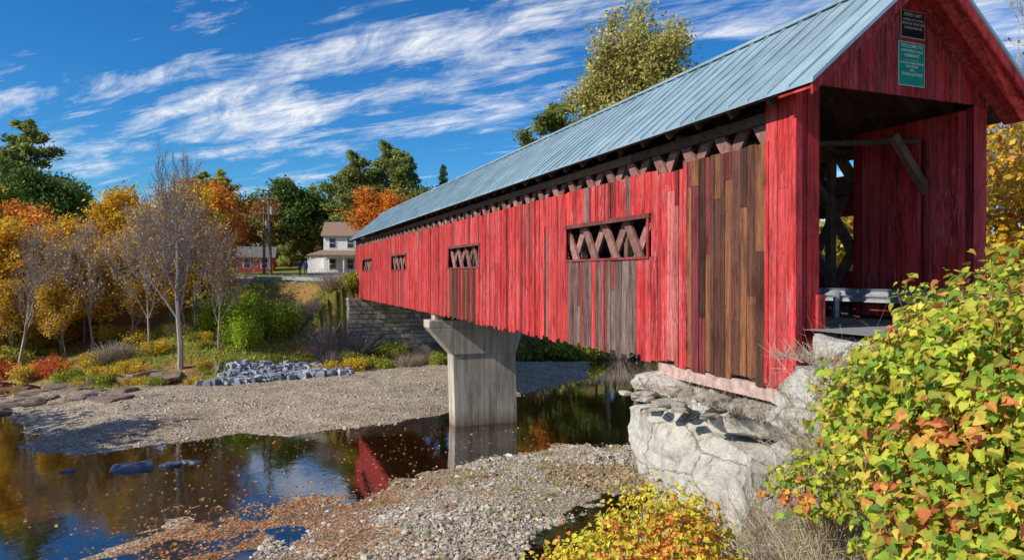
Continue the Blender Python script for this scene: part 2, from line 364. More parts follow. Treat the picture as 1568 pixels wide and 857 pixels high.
vboards(0,.4,lambda v:BOT,lambda v:HB-.01,LB,.24);vboards(4.5,WB,lambda v:BOT,lambda v:HB-.01,LB,.24)
box(q,(.50,-.005,-.95),(.53,.55,HB-.05),(.42,.03,.035,.2));box(q,(4.44,-.005,-.95),(4.47,.1,HB-.05),(.3,.025,.03,.2))
box(q,(-.05,-.055,BOT-.02),(.09,-.035,HB),(.70,.06,.06,.5));box(q,(-.052,-.03,BOT),(-.032,.10,3.15),(.70,.06,.06,.5))
box(q,(.42,-.10,-1.5),(.58,-.04,-.35),(.55,.05,.05,.6))
def rake(uf,ub,th,z_off,c,vlo,vhi):
    for sgn in (0,1):
        f=(lambda v:v) if sgn==0 else (lambda v:WB-v)
        a,b=f(vlo),f(vhi);za=EZ+SL*(vlo+OH)+z_off;zb=EZ+SL*(vhi+OH)+z_off
        hexa(q,[(a,uf,za-th),(b,uf,zb-th),(b,ub,zb-th),(a,ub,za-th),(a,uf,za),(b,uf,zb),(b,ub,zb),(a,ub,za)],c)
rake(-.83,-.79,.20,-.035,(.60,.05,.05,.4),-OH,WB/2)
for k in range(4): rake(-.785+k*.183,-.785+k*.183+.177,.03,-.105,redc(.2),-OH,WB/2)
rake(-.05,-.025,.12,-.14,(.36,.03,.035,.1),-.02,WB/2)
q.obj('siding',[M_BOARD],bridge)
# roof
q=QB()
U0,U1=-.86,LB+.7
for sgn in (0,1):
    f=(lambda v:v) if sgn==0 else (lambda v:WB-v)
    u=U0;
    while u<U1:
        un=min(u+.52,U1);c=np.array([.35,.46,.50])*random.uniform(.85,1.12)
        a,b=f(-OH-.03),f(WB/2);za=EZ-.025;zb=EZ+SL*(WB/2+OH)
        hexa(q,[(a,u,za-.03),(b,u,zb-.03),(b,un,zb-.03),(a,un,za-.03),(a,u,za),(b,u,zb),(b,un,zb),(a,un,za)],c,0)
        hexa(q,[(a,u,za+.001),(b,u,zb+.001),(b,u+.035,zb+.001),(a,u+.035,za+.001),(a,u,za+.05),(b,u,zb+.05),(b,u+.035,zb+.05),(a,u+.035,za+.05)],np.array([.44,.53,.56]),0)
        u=un
box(q,(WB/2-.12,U0,5.575),(WB/2+.12,U1,5.64),(.36,.44,.47))
q.obj('metal_roof',[M_ROOF],bridge)
# timber
q=QB()
def dk(a=1.): return np.array([.15,.085,.06])*random.uniform(.6,1.35)*a
for sgn in (0,1):
    f=(lambda v:v) if sgn==0 else (lambda v:WB-v)
    u=-.02
    while u<LB+.5:
        a,b=f(-OH+.02),f(WB/2);za=EZ+SL*.02-.075;zb=5.6-.075
        hexa(q,[(a,u,za-.025),(b,u,zb-.025),(b,u+.29,zb-.025),(a,u+.29,za-.025),(a,u,za),(b,u,zb),(b,u+.29,zb),(a,u+.29,za)],dk(.8))
        u+=.3
    u=.3
    while u<LB:
        beam(q,(f(-OH+.12),u,EZ-.12),(f(WB/2),u,5.6-.2),.14,.09,dk(.7),side=(0,1,0));u+=1.05
for vv in (.16,WB-.16):
    H0,H1=-1.75,3.0;run=(H1-H0)/math.tan(R(56))
    k=-run
    while k<LB:
        for lay in (0,1):
            a,b=(k,k+run) if lay==0 else (k+run,k)
            z0,z1=H0,H1;p0=[a,z0];p1=[b,z1]
            def cl(p,o):
                for lim,s in ((.12,1),(LB-.12,-1)):
                    if (p[0]-lim)*s<0:
                        t=(lim-p[0])/(o[0]-p[0]);
                        if t>=1:return None
                        p=[lim,p[1]+t*(o[1]-p[1])]
                return p
            r0=cl(p0,p1);r1=cl(p1,p0)
            if r0 is None or r1 is None: continue
            vl=vv+(-.04 if lay==0 else .045)
            beam(q,(vl,r0[0],r0[1]),(vl,r1[0],r1[1]),.27,.075,np.array([.30,.15,.12])*random.uniform(.6,1.3),side=(1,0,0))
        k+=1.17
    for zz in (-1.6,-.75,1.95,2.82):
        for o in (-.115,.13):
            u=0.1
            while u<LB-.1:
                l=min(random.uniform(4,6),LB-.1-u);box(q,(vv+o-.035,u,zz),(vv+o+.035,u+l-.01,zz+.28 if zz<2.5 else zz+.2),dk());u+=l
u=.9
while u<LB:
    if u>1: box(q,(.05,u,2.9),(WB-.05,u+.2,3.12),dk());
    for s in (0,1):
        f=(lambda v:v) if s==0 else (lambda v:WB-v)
        beam(q,(f(.34),u+.1,1.75),(f(1.35),u+.1,2.9),.16,.14,dk(),side=(0,1,0))
        box(q,(min(f(.24),f(.42)),u,-.9),(max(f(.24),f(.42)),u+.18,2.9),dk())
    beam(q,(.3,u+.2,2.98),(WB-.3,u+2.5,2.98),.12,.1,dk(),side=(0,0,1))
    beam(q,(.3,u+2.5,2.86),(WB-.3,u+.2,2.86),.12,.1,dk(),side=(0,0,1))
    u+=2.6
u=0
while u<LB:
    box(q,(.02,u+.1,-1.45),(WB-.02,u+.35,-1.12),dk(.8));u+=1.2
u=.02
while u<LB:
    box(q,(.28,u,-1.1),(WB-.28,u+.23,-1.0+random.uniform(-.004,.004)),np.array([.24,.19,.14])*random.uniform(.7,1.2));u+=.24
for vv in (.5,2.4,4.4):
    box(q,(vv-.14,.3,-1.85),(vv+.14,LB-.3,-1.46),dk(.7))
box(q,(.0,.15,-2.33),(.34,4.3,-2.05),(.55,.38,.32));box(q,(WB-.34,.15,-2.33),(WB,4.3,-2.05),(.3,.2,.18))
box(q,(.36,.3,-2.33),(WB-.36,.6,-1.9),(.12,.08,.06))
q.obj('timber_lattice_truss',[M_WOOD],bridge)
def sign(name,v0,v1,z0,z1,col,tcol,lines):
    e=empty(name,(*W(0,0),0),TH)
    q=QB();u=-.075;b=.012
    box(q,(v0,u,z0),(v1,u+.012,z1),tcol);box(q,(v0+b,u-.003,z0+b),(v1-b,u-.0005,z1-b),col)
    for vv in (v0+.1,v1-.1): box(q,(vv-.01,u+.012,z0+.05),(vv+.01,u+.03,z1-.05),(.2,.2,.2))
    q.obj('panel',[attr_mat(name+'_paint',.5,.12,5,.05)],e)
    tm=simple(name+'_lettering',tcol[:3],.6,.1,5,0)
    zz=z1-b*3
    for s,t in lines:
        cu=bpy.data.curves.new('text','FONT');cu.body=t;cu.size=s;cu.align_x='CENTER';cu.align_y='TOP';cu.extrude=.001;cu.offset=.001
        cu.materials.append(tm)
        o=bpy.data.objects.new('lettering',cu);scene.collection.objects.link(o);o.parent=e
        o.location=((v0+v1)/2,u-.006,zz);o.rotation_euler=(R(90),0,0);zz-=s*1.18
    return e
sign('green_welcome_sign',2.37,3.05,3.56,4.38,(.0,.34,.20),(.85,.85,.8),[(.085,'WELCOME TO'),(.065,'NORTHFIELD FALLS'),(.085,'VERMONT'),(.05,'———————'),(.048,'STATION COVERED BRIDGE'),(.06,'DOG RIVER'),(.06,'1872'),(.075,'TOWN LATTICE')])
sign('speed_limit_sign',2.43,3.05,4.46,4.97,(.012,.012,.014),(.6,.6,.58),[(.09,'SPEED LIMIT'),(.058,'HORSES AT A WALK'),(.07,'MOTOR VEHICLES'),(.066,'10 MILES PER HR.')])

# pier
pier=empty('concrete_pier',(CX,CY,0),TH)
q=QB();ua,ub=25.2,26.3
def prism(q,prof,u0,u1,c):
    hexa(q,[(prof[0][0],u0,prof[0][1]),(prof[1][0],u0,prof[1][1]),(prof[1][0],u1,prof[1][1]),(prof[0][0],u1,prof[0][1]),(prof[3][0],u0,prof[3][1]),(prof[2][0],u0,prof[2][1]),(prof[2][0],u1,prof[2][1]),(prof[3][0],u1,prof[3][1])],c)
prism(q,[(1.2,-9.3),(4.72,-9.3),(4.6,-4.2),(1.05,-4.2)],ua,ub,(1,1,1))
prism(q,[(1.03,-4.198),(4.62,-4.198),(5.0,-2.9),(-.25,-2.75)],ua-.06,ub+.06,(1,1,1))
prism(q,[(-.25,-2.748),(5.0,-2.898),(5.0,-2.36),(-.25,-2.36)],ua-.06,ub+.06,(1,1,1))
box(q,(.1,ua+.2,-2.358),(.7,ub-.2,-1.87),(.3,.3,.3));box(q,(4.1,ua+.2,-2.358),(4.7,ub-.2,-1.87),(.3,.3,.3))
o=q.obj('shaft_and_cap',[M_CONC],pier)
bv=o.modifiers.new('b','BEVEL');bv.width=.03;bv.segments=2

# ------------------------------------------------------------------ rocks
def rockverts(n=9):
    V=[];Fq=[];
    for ax in range(3):
        for s in (-1,1):
            base=len(V)
            for i in range(n+1):
                for j in range(n+1):
                    p=[0,0,0];p[ax]=s;p[(ax+1)%3]=(2*i/n-1)*s;p[(ax+2)%3]=2*j/n-1;V.append(p)
            for i in range(n):
                for j in range(n):
                    a=base+i*(n+1)+j;Fq.append([a,a+n+1,a+n+2,a+1])
    return np.array(V,float),np.array(Fq)
RVs={16:rockverts(16),28:rockverts(28),8:rockverts(8)}
def rock(q,lo,hi,c=(1,1,1),amp=.12,rnd=.10,rz=0,seed=None,cuts=9,res=16,lo_=.62,hi_=.86):
    seed=random.random()*100 if seed is None else seed;rg=np.random.default_rng(int(seed*1000))
    RV,RF=RVs[res]
    lo=np.array(lo,float);hi=np.array(hi,float);ce=(lo+hi)/2;h=(hi-lo)/2
    V=RV.copy()
    for k in range(cuts):
        n=rg.normal(0,1,3);n/=np.linalg.norm(n);sup=np.abs(n).sum();off=sup*rg.uniform(lo_,hi_)
        d=V@n-off;V=V-np.maximum(d,0)[:,None]*n
    L=np.linalg.norm(V,axis=1,keepdims=True)
    V=V*(1-rnd)+V/L*1.2*rnd
    P=V*h
    c_,s_=math.cos(rz),math.sin(rz);P=np.stack([P[:,0]*c_-P[:,1]*s_,P[:,0]*s_+P[:,1]*c_,P[:,2]],1)
    out=[]
    for p in P:
        w=p+ce
        d=mnoise.noise_vector(Vector(w*.9)+Vector((seed,0,0)))*amp*1.2+mnoise.noise_vector(Vector(w*2.6)+Vector((seed,3,0)))*amp*.45+mnoise.noise_vector(Vector(w*8)+Vector((seed,3,0)))*amp*.2
        st=mnoise.noise(Vector((w[0]*.5,w[1]*.5,w[2]*5.5))+Vector((seed,1,0)))*amp*.6   # bedding ledges
        out.append(w+np.array(d)+np.array([p[0],p[1],0])/max(1e-6,math.hypot(p[0],p[1]))*st)
    q.add(out,RF,c)
ab=empty('granite_abutment',(CX,CY,0),TH);q=QB()
for lo,hi,c in [((-.45,1.7,-6.2),(2.9,5.2,-2.55),1.02),((-1.1,1.9,-8.8),(2.7,5.5,-5.0),.93),((-.75,-.6,-5.6),(2.6,2.9,-2.6),.98),((-1.6,-.6,-8.0),(2,3.0,-4.6),.90),
    ((-.40,1.6,-3.1),(2.5,4.7,-2.34),1.05),((-.50,-.4,-3.1),(2.5,2.3,-2.33),1.02),((-1.3,-2.2,-5.2),(1.6,.4,-2.6),.95),((-.75,-1.6,-3.0),(1.3,.02,-1.95),1.05),((-.65,-1.4,-2.2),(1.0,-.06,-1.30),1.06),
    ((-.2,-2.0,-1.6),(1.1,-.10,-.95),1.02),((-.45,-3.2,-2.6),(1.1,-1.2,-1.3),.93),((2.5,1.0,-8.6),(4.6,4.4,-2.5),.8),((-2.0,-2.2,-6.6),(.6,.2,-4.4),.88)]:
    rock(q,lo,hi,(c,c*.985,c*.96),amp=.12,rnd=.04,rz=random.uniform(-.22,.22),cuts=18,res=28,lo_=.52,hi_=.80)
for i in range(70):
    v=random.uniform(-.75,.5);u=random.uniform(-1.2,4.6);s=random.uniform(.06,.24);z=-2.5 if v>-.45 else -2.75
    rock(q,(v-s,u-s,z-s*.4),(v+s,u+s,z+s*.4),tuple(np.array([.9,.86,.8])*random.uniform(.7,1.1)),.03,.1,random.uniform(0,3),res=8)
q.obj('blocks',[M_GRAN],ab,smooth=False)
fa=empty('stone_abutment',(CX,CY,0),TH);q=QB()
z=-8.2
while z<-2.1:
    h=random.uniform(.28,.5);v=-.9
    while v<6.6:
        w=random.uniform(.4,1.2);c=np.array([.46,.36,.26])*random.uniform(.55,1.3);o=random.uniform(-.09,.09)
        box(q,(v,50.3+o,z),(v+w-.04,51.3,z+h-.04),c);v+=w
    u=50.4
    while u<55:
        w=random.uniform(.4,1.1);o=random.uniform(-.08,.08);c=np.array([.6,.53,.43])*random.uniform(.6,1.2)  # left-facing side stones get a lighter colour, sunlit tone painted in
        box(q,(-.95+o,u,z),(-.3,u+w-.04,z+h-.04),c);u+=w
    z+=h
box(q,(-.80,50.7,-8.2),(6.5,56,-2.25),(.06,.05,.04));box(q,(-.4,52.75,-2.2),(5.2,56,-.98),(.3,.28,.25))
q.obj('coursed_stones',[attr_mat('field_stone',.9,.4,3,.6)],fa)

SV,SF=rockverts(2)
def scatter(q,pts,sizes,cols,flat=.6,simple_=False):
    if simple_:
        B=np.array([(-1,-1,-1),(1,-1,-1),(1,1,-1),(-1,1,-1),(-.7,-.7,1),(.7,-.7,1),(.7,.7,1),(-.7,.7,1)],float)*.8;Fb=BF
    else:
        B=SV/np.linalg.norm(SV,axis=1,keepdims=True);Fb=SF
    n=len(pts);a=rng.uniform(0,6.28,n);S=np.stack([rng.uniform(.7,1.4,n),rng.uniform(.7,1.2,n),rng.uniform(.6,1.2,n)*flat],1)*sizes[:,None]
    P=B[None]*S[:,None,:]
    if simple_: P=P*(1+rng.uniform(-.22,.22,(n,len(B),3)))
    ca,sa=np.cos(a)[:,None],np.sin(a)[:,None]
    t=rng.uniform(-.35,.35,(n,1))
    z=P[...,2]+P[...,0]*t
    P=np.stack([P[...,0]*ca-P[...,1]*sa,P[...,0]*sa+P[...,1]*ca,z],-1)+pts[:,None,:]
    F=(Fb[None]+(np.arange(n)*len(B))[:,None,None]).reshape(-1,4)
    q.add(P.reshape(-1,3),F,np.repeat(cols,len(B),0))
def pts_in(poly,n,marg=.0,minz=-8.05,maxz=5):
    P=np.array(poly);lo=P.min(0)-1;hi=P.max(0)+1
    x=rng.uniform(lo[0],hi[0],n*3);y=rng.uniform(lo[1],hi[1],n*3);s=sdpoly(x,y,poly);z=height(x,y)
    k=(s<marg)&(z>minz)&(z<maxz);x,y,z=x[k][:n],y[k][:n],z[k][:n];return np.stack([x,y,z],1)
def stonecol(n,base=(.47,.41,.33)):
    c=np.array(base)*rng.uniform(.4,1.45,(n,1));c*=1+rng.uniform(-.045,.045,(n,3));return np.minimum(c,.9)
q=QB();p=pts_in(BAR2,34000,.8,-8.16);big=np.clip(fbm(p[:,0],p[:,1],.5,3,31)*3.2+.9,.35,1.9)
sz=(rng.gamma(1.8,.011,len(p))+.015)*big;cc=stonecol(len(p));br=(fbm(p[:,0],p[:,1],.45,4,21)>.04)[:,None];cc=np.where(br,cc*np.array([.8,.65,.5]),cc)
keep=rng.random(len(p))<np.clip(big,.45,1);p[:,2]+=sz*.15;scatter(q,p[keep],sz[keep],cc[keep],.6,True)
p=pts_in(BAR2,450,.9,-8.2);sz=rng.uniform(.05,.13,len(p));scatter(q,p,sz,stonecol(len(p)),.6,False)
q.obj('gravel_bar',[M_STONE])
q=QB();p=pts_in(BAR1,12000,.6,-8.08);sz=rng.gamma(1.6,.014,len(p))+.02;p[:,2]+=sz*.2;scatter(q,p,sz,stonecol(len(p)),.6,True)
q.obj('gravel_bar',[M_STONE])
q=QB();n=950;t=rng.uniform(0,1,n);x=-20.8+t*7.8+rng.normal(0,.4,n);y=46.8+t*5.0+rng.uniform(-.6,4.6,n);z=height(x,y)
scatter(q,np.stack([x,y,z+.15],1),rng.uniform(.12,.42,n),stonecol(n,(.30,.33,.37)),.7,True)
q.obj('riprap_rocks',[M_STONE])
q=QB()
for x,y,sx,sy,h in [(-15.7,28.2,.85,.5,.18),(-14.4,28.7,.4,.3,.12),(-13.8,29.2,.4,.25,.08),(-18.2,27.8,.3,.2,.1),(-14.1,32.0,.4,.25,.08)]:
    rock(q,(x-sx,y-sy,-8.4),(x+sx,y+sy,-8+h),(.10,.12,.16),.09,.15,.3,res=16,cuts=12)
q.obj('river_rocks',[attr_mat('wet_slate',.45,.4,5,.4,spec=.5)])
q=QB()
for i in range(60):
    x=random.uniform(-39,-24);y=random.uniform(38.5,49);s=random.uniform(.3,1.4);z=max(H(x,y),-8.1)
    rock(q,(x-s,y-s*.7,z-.3),(x+s,y+s*.7,z+random.uniform(.05,.3)),tuple(np.array([.28,.20,.15])*random.uniform(.5,1.2)),.10,.2,random.uniform(0,3),res=8)
q.obj('ledge_rocks',[attr_mat('brown_ledge',.85,.5,2,.7)])

# ------------------------------------------------------------------ trees
def norm(v): return v/max(np.linalg.norm(v),1e-9)
def skeleton(h,spread,levels,rg,kids=2,trunk=.8,ang=(28,55),r0=.02,nseg0=6,upb=.18):
    S=[];T=[]
    def rec(p,d,L,r,lev):
        n=nseg0 if lev==0 else 3
        for i in range(n):
            q_=p+d*L/n;ra=r*(1-.75*i/n);rb=r*(1-.75*(i+1)/n)
            S.append((p,q_,ra,rb,lev))
            if lev>=levels-1: T.append(q_)
            if lev<levels and (lev>0 or i>=1):
                for k in range(kids):
                    a=R(rg.uniform(*ang));ax=norm(np.cross(d,rg.normal(0,1,3)));
                    dd=norm(d*math.cos(a)+ax*math.sin(a)+np.array([0,0,upb]))
                    sc=(.62-.3*i/n) if lev==0 else rg.uniform(.45,.68)
                    rec(q_,dd,L*sc*(trunk if lev==0 else 1),rb*.62+.0,lev+1)
            d=norm(d+rg.normal(0,.11,3)+np.array([0,0,.05]));p=q_
    rec(np.zeros(3),np.array([0,0,1.]),1.0,r0,0)
    A=np.array([s[0] for s in S]);B=np.array([s[1] for s in S]);r=np.array([(s[2],s[3]) for s in S]);T=np.array(T);lev=np.array([s[4] for s in S])
    zm=B[:,2].max();xm=np.percentile(np.hypot(B[:,0],B[:,1]),97)
    k=np.array([spread/xm,spread/xm,h/zm]);return A*k,B*k,r*h,T*k,lev
def leafquads(q,P,size,C,mi,rg,asp=.6,jit=.4):
    n=len(P);a=rg.normal(0,1,(n,3));a/=np.linalg.norm(a,axis=1,keepdims=True)
    b=rg.normal(0,1,(n,3));b-=a*(a*b).sum(1,keepdims=True);b/=np.linalg.norm(b,axis=1,keepdims=True)
    s=size*rg.uniform(1-jit,1+jit,(n,1));a=a*s;b=b*s*asp
    V=np.stack([P-a,P-b*1.0+a*.1,P+a,P+b+a*.1],1).reshape(-1,3)
    q.add(V,np.arange(4*n).reshape(n,4),np.repeat(C,4,0),mi)
def pal(n,cols,rg,idx=None,jit=.3):
    cols=np.array(cols,float);i=rg.integers(0,len(cols),n) if idx is None else idx
    return np.minimum(cols[i]*rg.uniform(1-jit,1+jit,(n,1)),.9)
def decid(name,h,spread,cols,nleaf,seed,size=.2,levels=3,sig=.45,bark=(.2,.16,.13),kids=2,r0=.016,upb=.18):
    rg=np.random.default_rng(seed);q=QB();A,B,r,T,lev=skeleton(h,spread,levels,rg,kids,r0=r0,upb=upb)
    big=lev<=1
    tubes(q,A[big],B[big],r[big,0],r[big,1],np.array(bark),0,6)
    tubes(q,A[~big],B[~big],np.maximum(r[~big,0],.012),np.maximum(r[~big,1],.008),np.array(bark),0,3)
    if nleaf:
        nt=len(T);wt=rg.gamma(.9,1,nt);wt/=wt.sum();ti=rg.choice(nt,nleaf,p=wt);P=T[ti]+rg.normal(0,sig,(nleaf,3))*np.array([1,1,.8])
        cc=rg.integers(0,len(cols),nt);sw=rg.random(nleaf)<.3;ci=np.where(sw,rg.integers(0,len(cols),nleaf),cc[ti])
        shade=rg.uniform(.7,1.25,nt)[ti][:,None]
        leafquads(q,P,size,np.minimum(pal(nleaf,cols,rg,ci)*shade,.9),1,rg)
    return q.mesh(name,[M_BARK,M_LEAF])
def conifer(name,h,rad,cols,seed,n=11000,pine=False,size=.26):
    rg=np.random.default_rng(seed);q=QB()
    tubes(q,[(0,0,0),(0,0,h*.5)],[(0,0,h*.5),(0,0,h*.98)],[h*.018,h*.011],[h*.011,.02],np.array([.13,.09,.07]),0,6)
    P=[];nb=int(h*(5.5 if not pine else 3.6));A=[];B=[];sh=[]
    for i in range(nb):
        t=(i+rg.random())/nb;z=h*(.06+.93*t)
        prof=(1-t)**.85 if not pine else math.sin(min(1,(1-t)*1.7+.12)*1.45)*rg.uniform(.6,1.1)
        L=rad*prof*rg.uniform(.55,1.15)+.15;az=rg.uniform(0,6.28)
        sl=rg.uniform(-.35,0) if not pine else rg.uniform(.0,.55)
        d=np.array([math.cos(az),math.sin(az),sl]);A.append((0,0,z));B.append((d*L+[0,0,z]));k=max(6,int(n/nb*(L/rad+.15)*1.5))
        s=rg.random(k)**.6
        pp=np.array([0,0,z])+d*L*s[:,None];wid=.10+.20*L*(1-s*.6)
        pp=pp+rg.normal(0,1,(k,3))*np.stack([wid,wid,wid*.42+.05],1);P.append(pp);sh+= [rg.uniform(.65,1.3)]*k
    tubes(q,A,B,[.05]*len(A),[.012]*len(A),np.array([.12,.09,.07]),0,3)
    P=np.vstack(P);sh=np.array(sh)[:,None]
    leafquads(q,P,size,pal(len(P),cols,rg)*sh,1,rg,asp=.3)
    return q.mesh(name,[M_BARK,M_LEAF])
YEL=[(.88,.52,.03),(.80,.48,.04),(.88,.38,.03),(.62,.46,.05)]
ORA=[(.88,.30,.03),(.82,.22,.025),(.80,.36,.04),(.6,.17,.03)]
RUS=[(.45,.15,.05),(.35,.17,.05),(.5,.22,.05)]
OLI=[(.34,.34,.05),(.44,.38,.06),(.25,.29,.05),(.55,.42,.06)]
GRN=[(.12,.21,.04),(.16,.24,.05),(.10,.16,.03)]
LIM=[(.42,.56,.04),(.33,.48,.04),(.5,.58,.06)]
PIN=[(.24,.29,.07),(.30,.33,.08),(.15,.21,.06),(.38,.37,.09)]
SPR=[(.11,.17,.06),(.15,.21,.07),(.08,.13,.05)]
me_yel=decid('yellow_tree',12,4.6,YEL,11000,1,.17,3,.5)
me_ora=decid('orange_tree',12,4.8,ORA,11000,2,.18,3,.55)
me_rus=decid('rust_tree',11,4.6,RUS,8000,3,.18,3,.6)
me_oli=decid('olive_tree',12,4.8,OLI,9500,4,.18,3,.55)
me_grn=decid('green_tree',12,5.2,GRN,11000,5,.22,3,.6)
me_thin=decid('thin_yellow_tree',11,3.4,YEL+[(.6,.4,.08)],6000,6,.13,4,.35,(.3,.25,.2),2,.011,.4)
me_bare=decid('bare_tree',17.5,4.6,[(.6,.35,.08)],400,8,.10,4,.3,(.36,.31,.27),2,.0115,.35)
me_bare2=decid('bare_tree2',12,3.2,[(.8,.42,.08)],1100,18,.11,4,.35,(.36,.31,.27),2,.009,.45)
me_pop=decid('tall_tree',33,6.6,[(.50,.46,.13),(.60,.52,.15),(.38,.37,.11),(.66,.52,.17)],46000,9,.18,4,.55,(.3,.26,.22),2,.010,.35)
me_pine=conifer('pine',16,4.2,PIN,10,13000,True,.28)
me_pineo=conifer('pine_olive',14,3.6,[(.40,.40,.09),(.30,.33,.08),(.50,.44,.11)],11,9000,True,.28)
me_spr=conifer('spruce',16,3.0,SPR,12,11000)
def put(me,name,x,y,sc=1,parent=None,dz=-.15,z=None):
    s=(sc*random.uniform(.95,1.05),sc*random.uniform(.95,1.05),sc) if np.isscalar(sc) else sc
    if y>61:
        for P in (ROADF,ROADS):
            while float(dline(np.array([x]),np.array([y]),P)[0])<4.3: y+=1.0
    return place(me,name,(x,y,(H(x,y) if z is None else z)+dz),random.uniform(0,6.28),s,parent)
put(me_bare,'bare_tree',-24.2,49.8,1.0);put(me_bare2,'bare_tree',-28.2,53,1.0);put(me_bare2,'bare_tree',-22.9,53.2,.85);put(me_bare2,'bare_tree',-33.5,54.5,.95);put(me_bare2,'bare_tree',-26.0,56,.95);put(me_bare,'bare_tree',-37.5,52,.72)
for x,y,s in [(-29,58,1.0),(-32.5,58.5,.9),(-37,56,.85),(-41,58,1.0),(-45,57,.9),(-35,53.5,.6),(-40,54.5,.65),(-26.6,55.5,.62),(-30.5,54.5,.6)]: put(me_thin,'thin_yellow_tree',x,y,s)
for x,y,s in [(-43,57.5,.95),(-47.5,58,1.05),(-38.5,61,.85),(-31.5,63,.90),(-32.5,66,.9),(-37,66,.9),(-28.5,61.5,.62),(-40.5,55.5,.80),(-36,57.5,.75),(-44.5,54.5,.8)]: put(me_yel,'yellow_maple_tree',x,y,s)
for x,y,s in [(-46,62,1.0),(-51,61,1.1),(-34.5,76,.9),(-42,59.5,.8)]: put(me_ora,'orange_maple_tree',x,y,s)
put(me_ora,'orange_maple_tree',-17.5,90,.95);put(me_ora,'orange_maple_tree',-21.5,112,.8)
for x,y,s in [(-34.2,81,.6),(-38,84,.7)]: put(me_rus,'rust_oak_tree',x,y,s)
put(me_pineo,'pine_tree',-37.5,113,1.05);put(me_pineo,'pine_tree',-34,116,.95);put(me_rus,'rust_oak_tree',-43,112,.9)
for x,y,s in [(-25.2,109,1.2),(-20.5,112,1.3),(-17.5,108,1.18),(-28,115,1.0)]: put(me_pine,'pine_tree',x,y,s)
for x,y,s in [(-15.5,106,1.12),(-11.2,112,1.08),(-31,117,.8),(-13,112,.8)]: put(me_spr,'spruce_tree',x,y,s)
put(me_pine,'pine_tree',4.4,72,1.45)
put(me_pop,'cottonwood_tree',12.6,69,1.02)
put(me_pop,'cottonwood_tree',9.8,70,.92);put(me_pop,'cottonwood_tree',15.5,73,.86)
put(me_yel,'yellow_maple_tree',18.6,24.2,.80);put(me_yel,'yellow_maple_tree',11.6,20.6,.62);put(me_thin,'thin_yellow_tree',15.5,22,.8);put(me_bare,'bare_tree',19.5,26,1.0);put(me_ora,'orange_maple_tree',24,28,.8)
put(me_oli,'olive_maple_tree',14.5,30,.8,z=-6)
for x,y,s in [(-35,20.5,1.15),(-38,24,1.2),(-42,27,1.3)]: put(me_oli,'olive_maple_tree',x,y,s)
forest=empty('distant_forest')
protos=[me_oli,me_grn,me_ora,me_yel,me_pine,me_spr,me_pineo,me_rus]
def fput(x,y,ws,s): 
    m_=random.choices(protos,ws)[0];put(m_,'tree',x,y,s,forest)
for i in range(34):
    x=-110+i*2.2+random.uniform(-1,1);y=max(78,60-x*.35)+random.uniform(0,10)
    if x>-54: y+=36
    fput(x,y,[4,2,1.5,1.5,4,.4,5,1],random.uniform(.9,1.2))
for i in range(50):
    x=-140+i*3.4+random.uniform(-1.5,1.5);y=124+random.uniform(0,30)
    fput(x,y,[2,3,1.5,1,5,1.0,3,1.5],random.uniform(.8,1.05))
for i in range(26):
    x=-2+i*2.6+random.uniform(-.6,.6);y=67+max(0,x)*.33+random.uniform(0,5);fput(x,y,[3,5,1,1,1,1,1,1],random.uniform(.55,.85))
for i in range(12):
    x=30+i*5;y=34+i*2.2+random.uniform(-3,2);fput(x,y,[2,1,2,3,1,1,1,1],random.uniform(.7,1.0))
def bushmesh(name,r,h,cols,n,size,seed,stems=40,scol=(.22,.16,.12)):
    rg=np.random.default_rng(seed);q=QB();nl=9
    L=rg.normal(0,1,(nl,3))*[r*.45,r*.45,0]+[0,0,h*.45]
    i=rg.integers(0,nl,n);d=rg.normal(0,1,(n,3));d/=np.linalg.norm(d,axis=1,keepdims=True)
    rr=rg.random((n,1))**.4;P=L[i]+d*rr*np.array([r*.5,r*.5,h*.52])*(1+.25*np.sin(d[:,:1]*7+i[:,None]))
    P[:,2]=np.abs(P[:,2]);C=pal(n,cols,rg)*rg.uniform(.75,1.2,nl)[i][:,None]
    leafquads(q,P,size,C,1,rg)
    e=L[rg.integers(0,nl,stems)]+rg.normal(0,r*.45,(stems,3))*[1,1,.5];e[:,2]=np.abs(e[:,2])+h*.25
    b=e*[.2,.2,0];tubes(q,b,e,[.02]*stems,[.006]*stems,np.array(scol),0,3)
    return q.mesh(name,[M_BARK,M_LEAF])
b_lim=bushmesh('b1',2.4,3.9,LIM,7500,.12,21);b_yel=bushmesh('b2',1.3,1.5,[(.85,.62,.04),(.65,.56,.06),(.85,.42,.04)],1500,.09,22,90)
b_gry=bushmesh('b3',1.6,1.8,[(.40,.30,.21),(.46,.35,.24)],700,.06,23,420,(.40,.33,.27));b_grn=bushmesh('b4',1.5,1.5,OLI+LIM,2200,.10,24)
b_red=bushmesh('b5',1.4,1.8,[(.65,.08,.04),(.75,.25,.04)],1400,.09,25)
for x,y,s in [(-22.6,57.5,1.05),(-20.6,58.5,.8),(-24.2,57,.75),(-21.8,55.5,.6)]: put(b_lim,'green_bush',x,y,s)
bank=empty('bank_shrubs')
for i in range(120):
    x=-45+random.random()*42;y0=float(np.interp(x,[-50,-37,-29,-23,-19.8,-14.3,-9.7,-3],[54,50,45,46,47,52.5,55,60]))
    y=y0+random.uniform(1.2,11);k=random.choices([b_yel,b_grn,b_gry,b_red],[5,4,4,1])[0];s=random.uniform(.4,1.0)
    if -24.5<x<-14:
        if random.random()<.72: continue
        k=random.choice([b_grn,b_yel]);s*=.55
    put(k,'shrub',x,y,s,bank)
